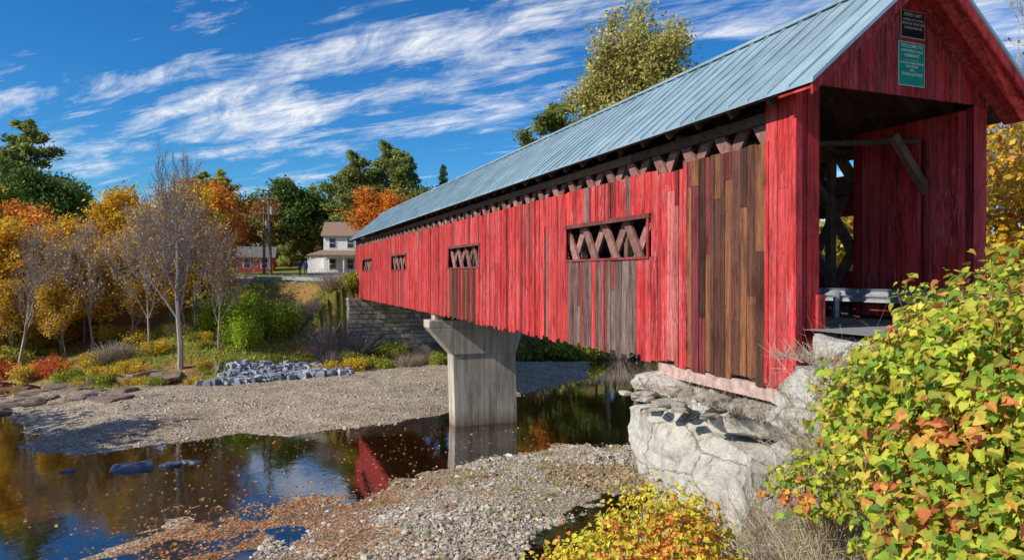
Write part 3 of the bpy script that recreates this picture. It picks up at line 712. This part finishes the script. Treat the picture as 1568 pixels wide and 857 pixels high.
for x,y,s,k in [(-15.2,57,1.1,b_gry),(-16,58.8,1.2,b_gry),(-14.6,55.5,.8,b_gry),(-15.8,60.5,1.1,b_gry),(-17.5,59.5,1.0,b_gry),(-13.2,53.8,.8,b_yel),(-12,54.2,.85,b_yel),(-10.3,55.2,.6,b_grn),(-14.6,53.4,.7,b_yel),(-11.2,56,.8,b_grn),(-8.6,56.5,.7,b_gry),(-6,58,.8,b_grn),(-20.5,48,.45,b_yel),(-22,47,.5,b_yel),(-24.5,46.7,.6,b_grn),(-26,47.2,.6,b_yel),(-18.5,50.5,.4,b_grn)]: put(k,'shrub',x,y,s,bank)
for i in range(34): x=-3+i*1.2;put(random.choice([b_grn,b_grn,b_gry]),'shrub',x,62+max(0,x)*.3+random.uniform(0,2),random.uniform(.8,1.6),bank)
for i in range(60):
    x=random.uniform(-60,-38);y=random.uniform(53,62);put(random.choices([b_yel,b_grn,b_gry],[5,3,2])[0],'shrub',x,y+max(0,(-50-x)*.2),random.uniform(.8,1.3),bank)
def blades(name,x,y,z,h0,h1,w,cols,lean,rg):
    n=len(x);hgt=rg.uniform(h0,h1,n);a=rg.uniform(0,6.28,n)
    P=np.stack([x,y,z-.02],1);T=P+np.stack([rg.normal(0,lean,n),rg.normal(0,lean,n),hgt],1);s=np.stack([np.cos(a)*w,np.sin(a)*w,0*a],1)
    q=QB();q.add(np.stack([P-s,P+s,T+s*.2,T-s*.2],1).reshape(-1,3),np.arange(4*n).reshape(n,4),np.repeat(pal(n,cols,rg),4,0));q.obj(name,[M_LEAF])
n=36000;x=rng.uniform(-34,-6,n);y=rng.uniform(46,78,n);z=height(x,y);dd=np.minimum(dline(x,y,ROADF),dline(x,y,ROADS));k=(sdpoly(x,y,FAR)<-.8)&(dd>3.6)&(fbm(x,y,.25,4,11)>-.14);x,y,z=x[k],y[k],z[k]
blades('bank_grass',x,y,z,.12,.38,.05,[(.32,.42,.05),(.42,.46,.08),(.54,.46,.13)],.1,rng)
tx=rng.uniform(-5.5,6,60);ty=rng.uniform(18,31,60);x=(tx[:,None]+rng.normal(0,.10,(60,45))).ravel();y=(ty[:,None]+rng.normal(0,.10,(60,45))).ravel();z=height(x,y);k=(sdpoly(x,y,BAR2)<0)&(z>-7.97)
blades('gravel_weeds',x[k],y[k],z[k],.05,.2,.012,[(.30,.42,.06),(.4,.45,.1)],.06,rng)

# ------------------------------------------------------------------ foreground knotweed
def heart(q,P,nrm,tip,size,C,rg,edge=None):
    n=len(P);nrm=nrm/np.linalg.norm(nrm,axis=1,keepdims=True);tip=tip-nrm*(tip*nrm).sum(1,keepdims=True);tip/=np.linalg.norm(tip,axis=1,keepdims=True);sd=np.cross(tip,nrm)
    L=np.array([(0,0,0),(0,.5,-.03),(0,1,-.22),(-.34,-.10,.06),(-.44,.26,.10),(-.24,.70,.0),(.34,-.10,.06),(.44,.26,.10),(.24,.70,.0)])
    f=np.array([[0,1,4,3],[1,2,5,4],[0,6,7,1],[1,7,8,2]])
    fold=rg.uniform(.2,2.6,n)[:,None]
    V=P[:,None,:]+size[:,None,None]*(L[None,:,0:1]*sd[:,None,:]+L[None,:,1:2]*tip[:,None,:]+(L[None,:,2]*fold)[...,None]*nrm[:,None,:])
    V=V+rg.normal(0,.03,V.shape)*size[:,None,None]
    F=(f[None]+(np.arange(n)*9)[:,None,None]).reshape(-1,4);CC=np.repeat(C,9,0).reshape(n,9,3)
    if edge is not None: CC[:,[2,4,5,7,8]]=CC[:,[2,4,5,7,8]]*.45+edge[:,None,:]*.55
    CC[:,[0,1]]*=1.15
    q.add(V.reshape(-1,3),F,np.minimum(CC,.9).reshape(-1,3),1)
def knot(name,mounds,nper,size,cols,seed,orange=.25,ocols=[(.75,.32,.08),(.78,.48,.08),(.5,.16,.06),(.65,.2,.08)]):
    rg=np.random.default_rng(seed);q=QB()
    for cx,cy,top,r,hh in mounds:
        n=int(nper*r*r);d=rg.normal(0,1,(n,3));d[:,2]=np.abs(d[:,2])*.9;d/=np.linalg.norm(d,axis=1,keepdims=True)
        rr=1.05-np.abs(rg.normal(0,.24,n));lump=1+.24*np.sin(d[:,0]*9+cx*5)*np.cos(d[:,1]*8+cy*3)
        P=np.array([cx,cy,top-hh])+d*(rr*lump)[:,None]*np.array([r,r,hh])
        ci=fbm(P[:,0]+cx,P[:,1]+P[:,2]*2,1.6,3,seed)
        C=pal(n,cols,rg,jit=.35);o=(ci+rg.normal(0,.10,n))>(.5-orange)*.5
        C[o]=pal(o.sum(),ocols,rg,jit=.25)
        E=np.where(rg.random((n,1))<.25,np.array([[.65,.22,.06]]),C*1.1)
        nr=d*.6+np.array([-.25,-.25,.7])+rg.normal(0,.5,(n,3));tp=d*.6+np.array([0,0,-.7])+rg.normal(0,.6,(n,3))
        heart(q,P,nr,tp,size*rg.uniform(.45,1.35,n),C,rg,E)
        ns=int(n/14);e=P[rg.integers(0,n,ns)];b=np.stack([cx+(e[:,0]-cx)*.5,cy+(e[:,1]-cy)*.5,np.full(ns,top-hh*1.4)],1)
        tubes(q,b,e,[.007]*ns,[.003]*ns,np.array([.40,.18,.08]),0,3)
    return q.obj(name,[M_BARK,M_LEAF])
GY=[(.46,.52,.05),(.37,.47,.045),(.56,.56,.07),(.28,.42,.045),(.17,.30,.04),(.60,.54,.08),(.46,.48,.05),(.22,.36,.04)]
knot('knotweed_bush',[(4.6,5.7,.16,.8,.9),(3.95,5.3,.04,.7,.9),(4.35,6.4,.02,.8,.9),(3.65,5.6,-.22,.7,.8),(3.25,5.7,-.48,.6,.8),(4.3,5.0,.05,.7,1.0),(3.6,4.9,-.2,.65,.9),(3.05,5.5,-.85,.5,.7),(3.3,5.0,-.62,.55,.8),(3.7,4.3,-.4,.6,.9),(3.3,4.5,-.75,.55,.8),
 (3.05,4.9,-1.05,.5,.7),(2.95,4.4,-1.25,.45,.6),(3.1,4.0,-1.15,.45,.7),(2.8,4.6,-1.5,.4,.5),(2.75,3.9,-1.45,.4,.5),(3.1,3.6,-1.15,.45,.7),(5.2,6.4,.05,.9,1.0),(4.0,6.8,-.65,.8,.8),(3.6,6.5,-1.05,.6,.7),(3.4,7.4,-1.9,.55,.6),(2.6,3.6,-1.6,.35,.4),(3.6,3.7,-.75,.5,.8)],2200,.075,GY,31,.17)
knot('autumn_shrub',[(1.75,8.2,-2.50,.6,.75),(1.25,8.0,-2.8,.6,.7),(2.2,8.6,-2.75,.55,.7),(.75,7.8,-3.0,.5,.6),(1.0,7.4,-3.1,.55,.6),(1.7,7.3,-3.05,.6,.6),(.35,7.7,-3.2,.4,.5),(2.3,7.8,-3.1,.5,.6),(2.0,8.0,-2.65,.45,.6)],2600,.06,[(.78,.62,.06),(.66,.64,.06),(.46,.54,.06),(.8,.5,.06)],32,.26,[(.85,.35,.08),(.8,.22,.08),(.85,.5,.1)])
rg=np.random.default_rng(5);q=QB();n=2600
x=rg.uniform(1.6,5.4,n);y=rg.uniform(7.0,12.6,n);z=height(x,y);k=(x/y>.26)&(x/y<.50);x,y,z=x[k],y[k],z[k];n=len(x)
P=np.stack([x,y,z],1);d=rg.normal(0,.35,(n,3));d[:,2]=rg.uniform(.6,1.1,n);col_=pal(n,[(.46,.37,.29),(.55,.46,.35),(.36,.28,.22),(.46,.44,.2)],rg)
ln=rg.uniform(.25,.75,n)[:,None]
P1=P+d*ln;d2=d+rg.normal(0,.4,(n,3));P2=P1+d2*ln*.6
tubes(q,P,P1,np.full(n,.006),np.full(n,.004),col_,0,3);tubes(q,P1,P2,np.full(n,.004),np.full(n,.002),col_,0,3)
for _ in range(3):
    P3=P1+(P2-P1)*rg.random((n,1));P4=P3+rg.normal(0,.14,(n,3));tubes(q,P3,P4,np.full(n,.003),np.full(n,.0015),col_,0,3)
q.obj('dry_brush',[M_BARK])
q=QB();n=900;v=rg.uniform(-.7,.0,n);u=rg.uniform(-1.6,4.3,n);cT_=np.array([W(a,b) for a,b in zip(v,u)]);P=np.column_stack([cT_,np.full(n,-2.5)]);P[:,2]=np.where(u<-.1,-1.4,-2.55)
d=rg.normal(0,.5,(n,3));d[:,2]=rg.uniform(.2,1.0,n);P1=P+d*rg.uniform(.1,.40,(n,1));tubes(q,P,P1,np.full(n,.006),np.full(n,.003),pal(n,[(.5,.42,.33),(.4,.3,.22)],rg),0,3)
q.obj('ledge_twigs',[M_BARK])
rg=np.random.default_rng(6)
n=9000;x=rg.uniform(-1,7,n);y=rg.uniform(5,14,n);z=height(x,y);v_,u_=VU(x,y);k=(z>-6.8)&(z<-1.3)&((u_<-.3)|(v_<-.9))
blades('bank_grass',x[k],y[k],z[k],.1,.4,.008,[(.46,.46,.13),(.55,.46,.22),(.34,.42,.09)],.12,rg)
q=QB();p=np.stack([rng.uniform(-12.5,-2.5,5200),rng.uniform(15.5,27,5200),np.zeros(5200)],1);s=sdpoly(p[:,0],p[:,1],MUD);k=(s<2.4)&(rng.random(5200)<np.clip(1.1-s*.45,0,1)*np.clip(fbm(p[:,0],p[:,1],.7,3,44)*4+.7,.1,1));p=p[k]
p2=np.stack([rng.uniform(-16,2,700),rng.uniform(17,36,700),np.zeros(700)],1);p=np.vstack([p,p2]);p[:,2]=np.maximum(height(p[:,0],p[:,1]),WATER)+.02
n=len(p);a=rng.uniform(0,6.28,n);s=rng.uniform(.03,.08,n);ax=np.stack([np.cos(a)*s,np.sin(a)*s,rng.normal(0,.01,n)],1);bx=np.stack([-np.sin(a)*s*.7,np.cos(a)*s*.7,rng.normal(0,.015,n)],1)
q.add(np.stack([p-ax,p-bx,p+ax,p+bx],1).reshape(-1,3),np.arange(4*n).reshape(n,4),np.repeat(pal(n,[(.75,.38,.16),(.65,.28,.10),(.7,.5,.2),(.45,.2,.09)],rng),4,0));q.obj('fallen_leaves',[M_LEAF])

# ------------------------------------------------------------------ roads, rail
M_ASPH=simple('asphalt',(.24,.235,.23),.9,.3,12,.3);M_PAINT=simple('road_paint',(.6,.5,.1),.7,.2,9,.1)
def strip(q,P,w0,w1,z,c=(1,1,1),m=0):
    P=np.array(P,float);t=np.gradient(P,axis=0);t/=np.linalg.norm(t,axis=1,keepdims=True);nr=np.stack([-t[:,1],t[:,0]],1)
    A2=P+nr*w0;B2=P+nr*w1
    if callable(z): za,zb=z(A2[:,1]),z(B2[:,1])
    else: za=zb=np.full(len(P),z)
    A=np.column_stack([A2,za]);B=np.column_stack([B2,zb]);n=len(P);V=np.vstack([A,B]);i=np.arange(n-1);q.add(V,np.stack([i,i+n,i+n+1,i+1],1),c,m)
def dens(P,k=12):
    P=np.array(P,float);o=[]
    for a,b in zip(P[:-1],P[1:]):
        for t in np.linspace(0,1,k,endpoint=False): o.append(a+(b-a)*t)
    o.append(P[-1]);o=np.array(o)
    for _ in range(40): o[1:-1]=(o[:-2]+o[1:-1]*2+o[2:])/4
    return o
q=QB();RF_=dens(ROADF);strip(q,RF_,-2.9,2.9,roadz);strip(q,RF_,-.16,-.06,lambda y:roadz(y)+.02,m=1);strip(q,RF_,.06,.16,lambda y:roadz(y)+.02,m=1);q.obj('road',[M_ASPH,M_PAINT])
q=QB();RS_=dens(ROADS);strip(q,RS_,-3.1,3.1,lambda y:roadz(y)+.01);q.obj('side_road',[M_ASPH])
q=QB();RN_=dens([W(2.43,-.02),W(2.43,-14),W(2.43,-60)]);strip(q,RN_,-2.35,2.35,-.955);q.obj('road',[M_ASPH,M_PAINT])
M_GALV=simple('galvanised_steel',(.5,.52,.55),.5,.2,6,.1,.5)
def rail(name,P,z,post=2.0,zf=None):
    P=np.array(P,float);t=np.gradient(P,axis=0);t/=np.linalg.norm(t,axis=1,keepdims=True);nr=np.stack([-t[:,1],t[:,0]],1)
    Zb=np.full(len(P),z) if zf is None else zf(P[:,1])
    prof=[(0,0),(.035,.03),(.035,.09),(-.035,.135),(-.035,.175),(.035,.22),(.035,.28),(0,.31)];q=QB();n=len(P);V=[]
    for o,zz in prof: V.append(np.column_stack([P+nr*o,Zb+zz]))
    V=np.vstack(V);F=[]
    for k in range(len(prof)-1):
        for i in range(n-1): F.append([k*n+i,k*n+i+1,(k+1)*n+i+1,(k+1)*n+i])
    q.add(V,F,(1,1,1));last=P[0]
    for i in range(n):
        if i>0 and np.linalg.norm(P[i]-last)>=post:
            last=P[i];c=P[i]-nr[i]*.12;zz=Zb[i];box(q,(c[0]-.05,c[1]-.05,zz-.6),(c[0]+.05,c[1]+.05,zz+.28),(1,1,1))
    q.obj(name,[M_GALV])
rail('guardrail',[W(4.22,7-k*.5) for k in range(40)],-.62,4.0)
# short approach rail at the outside of the far side road
t=np.gradient(RS_,axis=0);t/=np.linalg.norm(t,axis=1,keepdims=True);nr=np.stack([-t[:,1],t[:,0]],1);ro=(RS_+nr*3.5)[6:40]
rail('guardrail',ro,0,2.0,lambda y:roadz(y)+.12)

# ------------------------------------------------------------------ house, shed, poles
M_PAINTW=attr_mat('clapboard_paint',.7,.1,1,.3,stretch=(.3,.3,14));M_SHIN=attr_mat('roof_shingles',.9,.25,6,.4)
M_GLASS,nt_,b_=mat('window_glass');b_.inputs['Base Color'].default_value=(.03,.04,.05,1);b_.inputs['Roughness'].default_value=.1
def house(name,x,y,rz,L,D,h,rise,wall,roof,porch=True):
    z0=H(x,y)-.2;e=empty(name,(x,y,z0),rz);q=QB();box(q,(-L/2,-D/2,-.6),(L/2,D/2,h),wall)
    for s in (-1,1): hexa(q,[(s*L/2-.05,-D/2,h+.001),(s*L/2,-D/2,h+.001),(s*L/2,D/2,h+.001),(s*L/2-.05,D/2,h+.001),(s*L/2-.05,-.02,h+rise-.05),(s*L/2,-.02,h+rise-.05),(s*L/2,.02,h+rise-.05),(s*L/2-.05,.02,h+rise-.05)],wall)
    if porch:
        box(q,(-L/2-2.4,-D/2+1,-.6),(-L/2-.003,D/2-.5,2.3),wall)
        for k in range(6): xx=-L/2-1.5+k*(L+1.3)/5;box(q,(xx-.09,-D/2-2.05,-.2),(xx+.09,-D/2-1.87,2.35),wall)
        box(q,(-L/2-1.6,-D/2-2.1,-.6),(L/2,-D/2-.003,-.1),(.45,.43,.4));box(q,(-L/2-1.6,-D/2-2.1,2.3),(L/2,-D/2-1.8,2.55),wall)
    q.obj('walls',[M_PAINTW],e)
    q=QB();o=.35
    for s in (-1,1):
        a=s*(D/2+o);za=h-o*rise/(D/2)
        hexa(q,[(-L/2-o,a,za),(L/2+o,a,za),(L/2+o,0,h+rise),(-L/2-o,0,h+rise),(-L/2-o,a,za+.14),(L/2+o,a,za+.14),(L/2+o,0,h+rise+.14),(-L/2-o,0,h+rise+.14)],roof)
    if porch:
        hexa(q,[(-L/2-2.0,-D/2-2.4,2.56),(L/2,-D/2-2.4,2.56),(L/2,-D/2-.01,3.3),(-L/2-.2,-D/2-.01,3.3),(-L/2-2.0,-D/2-2.4,2.66),(L/2,-D/2-2.4,2.66),(L/2,-D/2-.01,3.4),(-L/2-.2,-D/2-.01,3.4)],roof)
        hexa(q,[(-L/2-2.7,-D/2+.8,2.31),(-L/2-.01,-D/2+.8,3.3),(-L/2-.01,D/2-.3,3.3),(-L/2-2.7,D/2-.3,2.31),(-L/2-2.7,-D/2+.8,2.43),(-L/2-.01,-D/2+.8,3.42),(-L/2-.01,D/2-.3,3.42),(-L/2-2.7,D/2-.3,2.43)],roof)
        box(q,(.6,-.35,h+rise-.2),(1.3,.35,h+rise+1.0),(.3,.12,.09))
    q.obj('roof',[M_SHIN],e)
    q=QB();qf=QB();rows=[(.7,1.4)]+([(3.75,1.25)] if h>5 else [])
    for zz,hh in rows:
        nw=max(2,int(L/2.1))
        for k in range(nw):
            xx=-L/2+(k+.5)*L/nw;box(qf,(xx-.55,-D/2-.05,zz-.1),(xx+.55,-D/2-.004,zz+hh+.1),(.75,.74,.7));box(q,(xx-.42,-D/2-.07,zz),(xx+.42,-D/2-.052,zz+hh),(1,1,1));box(qf,(xx-.42,-D/2-.09,zz+hh/2-.03),(xx+.42,-D/2-.072,zz+hh/2+.03),(.75,.74,.7))
        if h>5 and zz>3:
            for yy in (-D/4,D/4):
                box(qf,(-L/2-.05,yy-.5,zz+.2),(-L/2-.004,yy+.5,zz+hh+.2),(.75,.74,.7));box(q,(-L/2-.07,yy-.4,zz+.3),(-L/2-.052,yy+.4,zz+hh+.1),(1,1,1))
    q.obj('window_panes',[M_GLASS],e);qf.obj('window_frames',[M_PAINTW],e)
house('white_farmhouse',-22.2,101,.12,10,7,5.5,2.0,(.84,.84,.82),(.30,.19,.13))
house('red_shed',-38.8,104,.25,5,4,2.4,1.4,(.42,.05,.04),(.16,.15,.14),False)
def pole(name,x,y,h,lean):
    z=H(x,y);e=empty(name,(x,y,z));e.rotation_euler=(0,lean,0);q=QB();c=(.20,.14,.10)
    tubes(q,[(0,0,-.4)],[(0,0,h)],[.18],[.12],np.array(c),0,8);box(q,(-1.1,-.18,h-.85),(1.1,-.112,h-.72),c)
    for xx in (-.95,-.45,.45,.95): tubes(q,[(xx,-.14,h-.72)],[(xx,-.14,h-.52)],[.04],[.03],np.array((.5,.5,.5)),0,6)
    tubes(q,[(.32,0,h-2.6)],[(.32,0,h-1.7)],[.2],[.2],np.array((.35,.36,.37)),0,10)
    q.obj('pole',[M_WOOD],e)
pole('utility_pole',-27.0,76.5,9.6,-.03);pole('utility_pole',-29.4,81,8.1,.0)
q=QB()
for dx,dz in ((-.9,0),(.9,0),(0,-1.6)):
    a=np.array([-27.2+dx,76.5,8.2+dz]);b=np.array([-29.4+dx,81,7.2+dz]);c=np.array([-75.,100,9+dz]);
    for p0,p1,sg in ((a,b,.1),(b,c,1.2)):
        t=np.linspace(0,1,16)[:,None];L=p0+(p1-p0)*t-np.array([0,0,1])*sg*4*t*(1-t);tubes(q,L[:-1],L[1:],np.full(15,.015),np.full(15,.015),np.array((.03,.03,.03)),0,3)
q.obj('power_lines',[M_WOOD])

# ------------------------------------------------------------------ walkers
def person(name,x,y,rz,jacket,pants,hairc,st=.22):
    z=float(roadz(y));J={'pelvis':(0,0,.95),'waist':(0,0,1.08),'chest':(0,.01,1.32),'neck':(0,.01,1.48),'head0':(0,.02,1.56),'head1':(0,.03,1.66),'head2':(0,.02,1.74),
      'shL':(-.17,.01,1.40),'elL':(-.24,-st*.5,1.14),'wrL':(-.23,-st*.2,.92),'haL':(-.22,-st*.1,.82),'shR':(.17,.01,1.40),'elR':(.24,st*.3,1.14),'wrR':(.23,st*1.0,.93),'haR':(.22,st*1.3,.85),
      'hiL':(-.09,0,.90),'knL':(-.10,st*.75,.50),'anL':(-.10,st,.09),'toL':(-.10,st+.16,.04),'hiR':(.09,0,.90),'knR':(.10,-.02,.50),'anR':(.10,-st,.12),'toR':(.10,-st+.15,.04)}
    Rr={'pelvis':(.15,.11),'waist':(.14,.10),'chest':(.17,.115),'neck':(.06,.06),'head0':(.07,.08),'head1':(.085,.10),'head2':(.07,.08),'sh':(.07,.07),'el':(.048,.048),'wr':(.034,.034),'ha':(.045,.025),'hi':(.095,.1),'kn':(.062,.065),'an':(.045,.05),'to':(.04,.035)}
    E=[('pelvis','waist'),('waist','chest'),('chest','neck'),('neck','head0'),('head0','head1'),('head1','head2')]
    for s in 'LR': E+=[('chest','sh'+s),('sh'+s,'el'+s),('el'+s,'wr'+s),('wr'+s,'ha'+s),('pelvis','hi'+s),('hi'+s,'kn'+s),('kn'+s,'an'+s),('an'+s,'to'+s)]
    ks=list(J);me=bpy.data.meshes.new(name);me.from_pydata([J[k] for k in ks],[(ks.index(a),ks.index(b)) for a,b in E],[])
    e=empty(name,(x,y,z),rz);o=bpy.data.objects.new('body',me);scene.collection.objects.link(o);o.parent=e
    sk=o.modifiers.new('s','SKIN');sk.use_smooth_shade=True
    for i,k in enumerate(ks):
        r=Rr.get(k) or Rr[k[:2]];me.skin_vertices[0].data[i].radius=r
    me.skin_vertices[0].data[0].use_root=True
    o.modifiers.new('d','SUBSURF').levels=2;o.modifiers[-1].render_levels=2
    m,nt,b=mat(name+'_clothes');tc=nt.nodes.new('ShaderNodeTexCoord');sp=nt.nodes.new('ShaderNodeSeparateXYZ');nt.links.new(tc.outputs['Object'],sp.inputs[0])
    r=nt.nodes.new('ShaderNodeValToRGB');r.color_ramp.interpolation='CONSTANT';el=r.color_ramp.elements
    el[0].position=0;el[0].color=(.03,.025,.02,1);el[1].position=.05;el[1].color=(*pants,1)
    for p_,c_ in ((.50,jacket),(.755,(.5,.28,.2)),(.85,hairc)): k=el.new(p_);k.color=(*c_,1)
    mm=nt.nodes.new('ShaderNodeMath');mm.operation='MULTIPLY';mm.inputs[1].default_value=.5;nt.links.new(sp.outputs[2],mm.inputs[0]);nt.links.new(mm.outputs[0],r.inputs[0]);nt.links.new(r.outputs[0],b.inputs['Base Color']);b.inputs['Roughness'].default_value=.8
    me.materials.append(m)
person('walking_person',-23.4,77.4,R(200),(.03,.09,.32),(.03,.04,.12),(.06,.03,.02));person('walking_person',-24.3,78.2,R(190),(.05,.05,.07),(.04,.06,.14),(.1,.06,.03),.18)

# ------------------------------------------------------------------ sky + sun
SUN_AZ=(-.87,-.49);EL=R(36)
sun=bpy.data.lights.new('sun','SUN');sun.energy=5.0;sun.angle=R(.5);sun.color=(1,.94,.83);so=bpy.data.objects.new('sun',sun);scene.collection.objects.link(so)
d=Vector((SUN_AZ[0]*math.cos(EL),SUN_AZ[1]*math.cos(EL),math.sin(EL)));so.rotation_euler=d.to_track_quat('Z','Y').to_euler()
w=bpy.data.worlds.new("World");scene.world=w;w.use_nodes=True;nt=w.node_tree;bg=nt.nodes['Background']
sky=nt.nodes.new('ShaderNodeTexSky');sky.sky_type='NISHITA';sky.sun_disc=False;sky.sun_elevation=EL;sky.sun_rotation=math.atan2(SUN_AZ[0],SUN_AZ[1])%(2*math.pi)
sky.air_density=1.0;sky.dust_density=.2;sky.ozone_density=3.0
tc=nt.nodes.new('ShaderNodeTexCoord');sp=nt.nodes.new('ShaderNodeSeparateXYZ');nt.links.new(tc.outputs['Generated'],sp.inputs[0])
def M(op,a,b=None,c=None):
    n=nt.nodes.new('ShaderNodeMath');n.operation=op
    for i,v in enumerate((a,b,c)):
        if v is None: continue
        if isinstance(v,(int,float)): n.inputs[i].default_value=v
        else: nt.links.new(v,n.inputs[i])
    return n.outputs[0]
az=M('ADD',M('MAXIMUM',sp.outputs[2],0.),.10)
cb=nt.nodes.new('ShaderNodeCombineXYZ');nt.links.new(M('DIVIDE',sp.outputs[0],az),cb.inputs[0]);nt.links.new(M('DIVIDE',sp.outputs[1],az),cb.inputs[1])
def cn(scale,rot,st,detail,rough,dist,loc=(0,0,0)):
    m0=nt.nodes.new('ShaderNodeMapping');m0.inputs['Rotation'].default_value=(0,0,rot);nt.links.new(cb.outputs[0],m0.inputs[0])
    mp=nt.nodes.new('ShaderNodeMapping');mp.inputs['Scale'].default_value=st;mp.inputs['Location'].default_value=loc;nt.links.new(m0.outputs[0],mp.inputs[0])
    n=nt.nodes.new('ShaderNodeTexNoise');n.inputs['Scale'].default_value=scale;n.inputs['Detail'].default_value=detail;n.inputs['Roughness'].default_value=rough;n.inputs['Distortion'].default_value=dist;nt.links.new(mp.outputs[0],n.inputs[0]);return n.outputs[0],m0.outputs[0]
rot=R(-155)
n1,rv=cn(2.3,rot,(.5,1.7,1),12,.68,.35,(3.1,1.7,0));n2,_=cn(1.1,rot,(.7,1.2,1),4,.5,.3,(5.3,.6,0));n3,_=cn(6,R(-125),(.45,1.4,1),9,.68,.6)
s2=nt.nodes.new('ShaderNodeSeparateXYZ');nt.links.new(rv,s2.inputs[0])
dist_=M('ABSOLUTE',M('ADD',s2.outputs[1],2.10));mr=nt.nodes.new('ShaderNodeMapRange');mr.interpolation_type='SMOOTHSTEP';mr.inputs[1].default_value=.15;mr.inputs[2].default_value=.85;mr.inputs[3].default_value=1;mr.inputs[4].default_value=0;nt.links.new(dist_,mr.inputs[0])
val=M('ADD',M('ADD',M('MULTIPLY_ADD',mr.outputs[0],.105,-.03),n1),M('MULTIPLY',M('SUBTRACT',n2,.5),.5))
c1=ramp(nt,val,.49,(0,0,0),.70,(1,1,1));c3=ramp(nt,n3,.34,(.2,.2,.2),.58,(1,1,1))
cl=mix(nt,c1,c3,1,'MULTIPLY')
hs=nt.nodes.new('ShaderNodeHueSaturation');hs.inputs['Saturation'].default_value=1.32;nt.links.new(sky.outputs[0],hs.inputs['Color'])
blue=mix(nt,hs.outputs[0],(.36,.72,.93),1,'MULTIPLY')
fin=mix(nt,blue,(6.6,6.8,7.1),cl)
nt.links.new(fin,bg.inputs[0]);bg.inputs[1].default_value=.14
# ------------------------------------------------------------------ camera
cam=bpy.data.cameras.new('camera');cam.lens=24;cam.sensor_width=36;cam.clip_end=5000;co=bpy.data.objects.new('camera',cam);scene.collection.objects.link(co)
co.location=(0,0,0);co.rotation_euler=(R(90-.41),0,0);scene.camera=co
scene.view_settings.view_transform='Standard';scene.view_settings.look='None';scene.view_settings.exposure=0
print('faces',sum(len(m.polygons) for m in bpy.data.meshes))
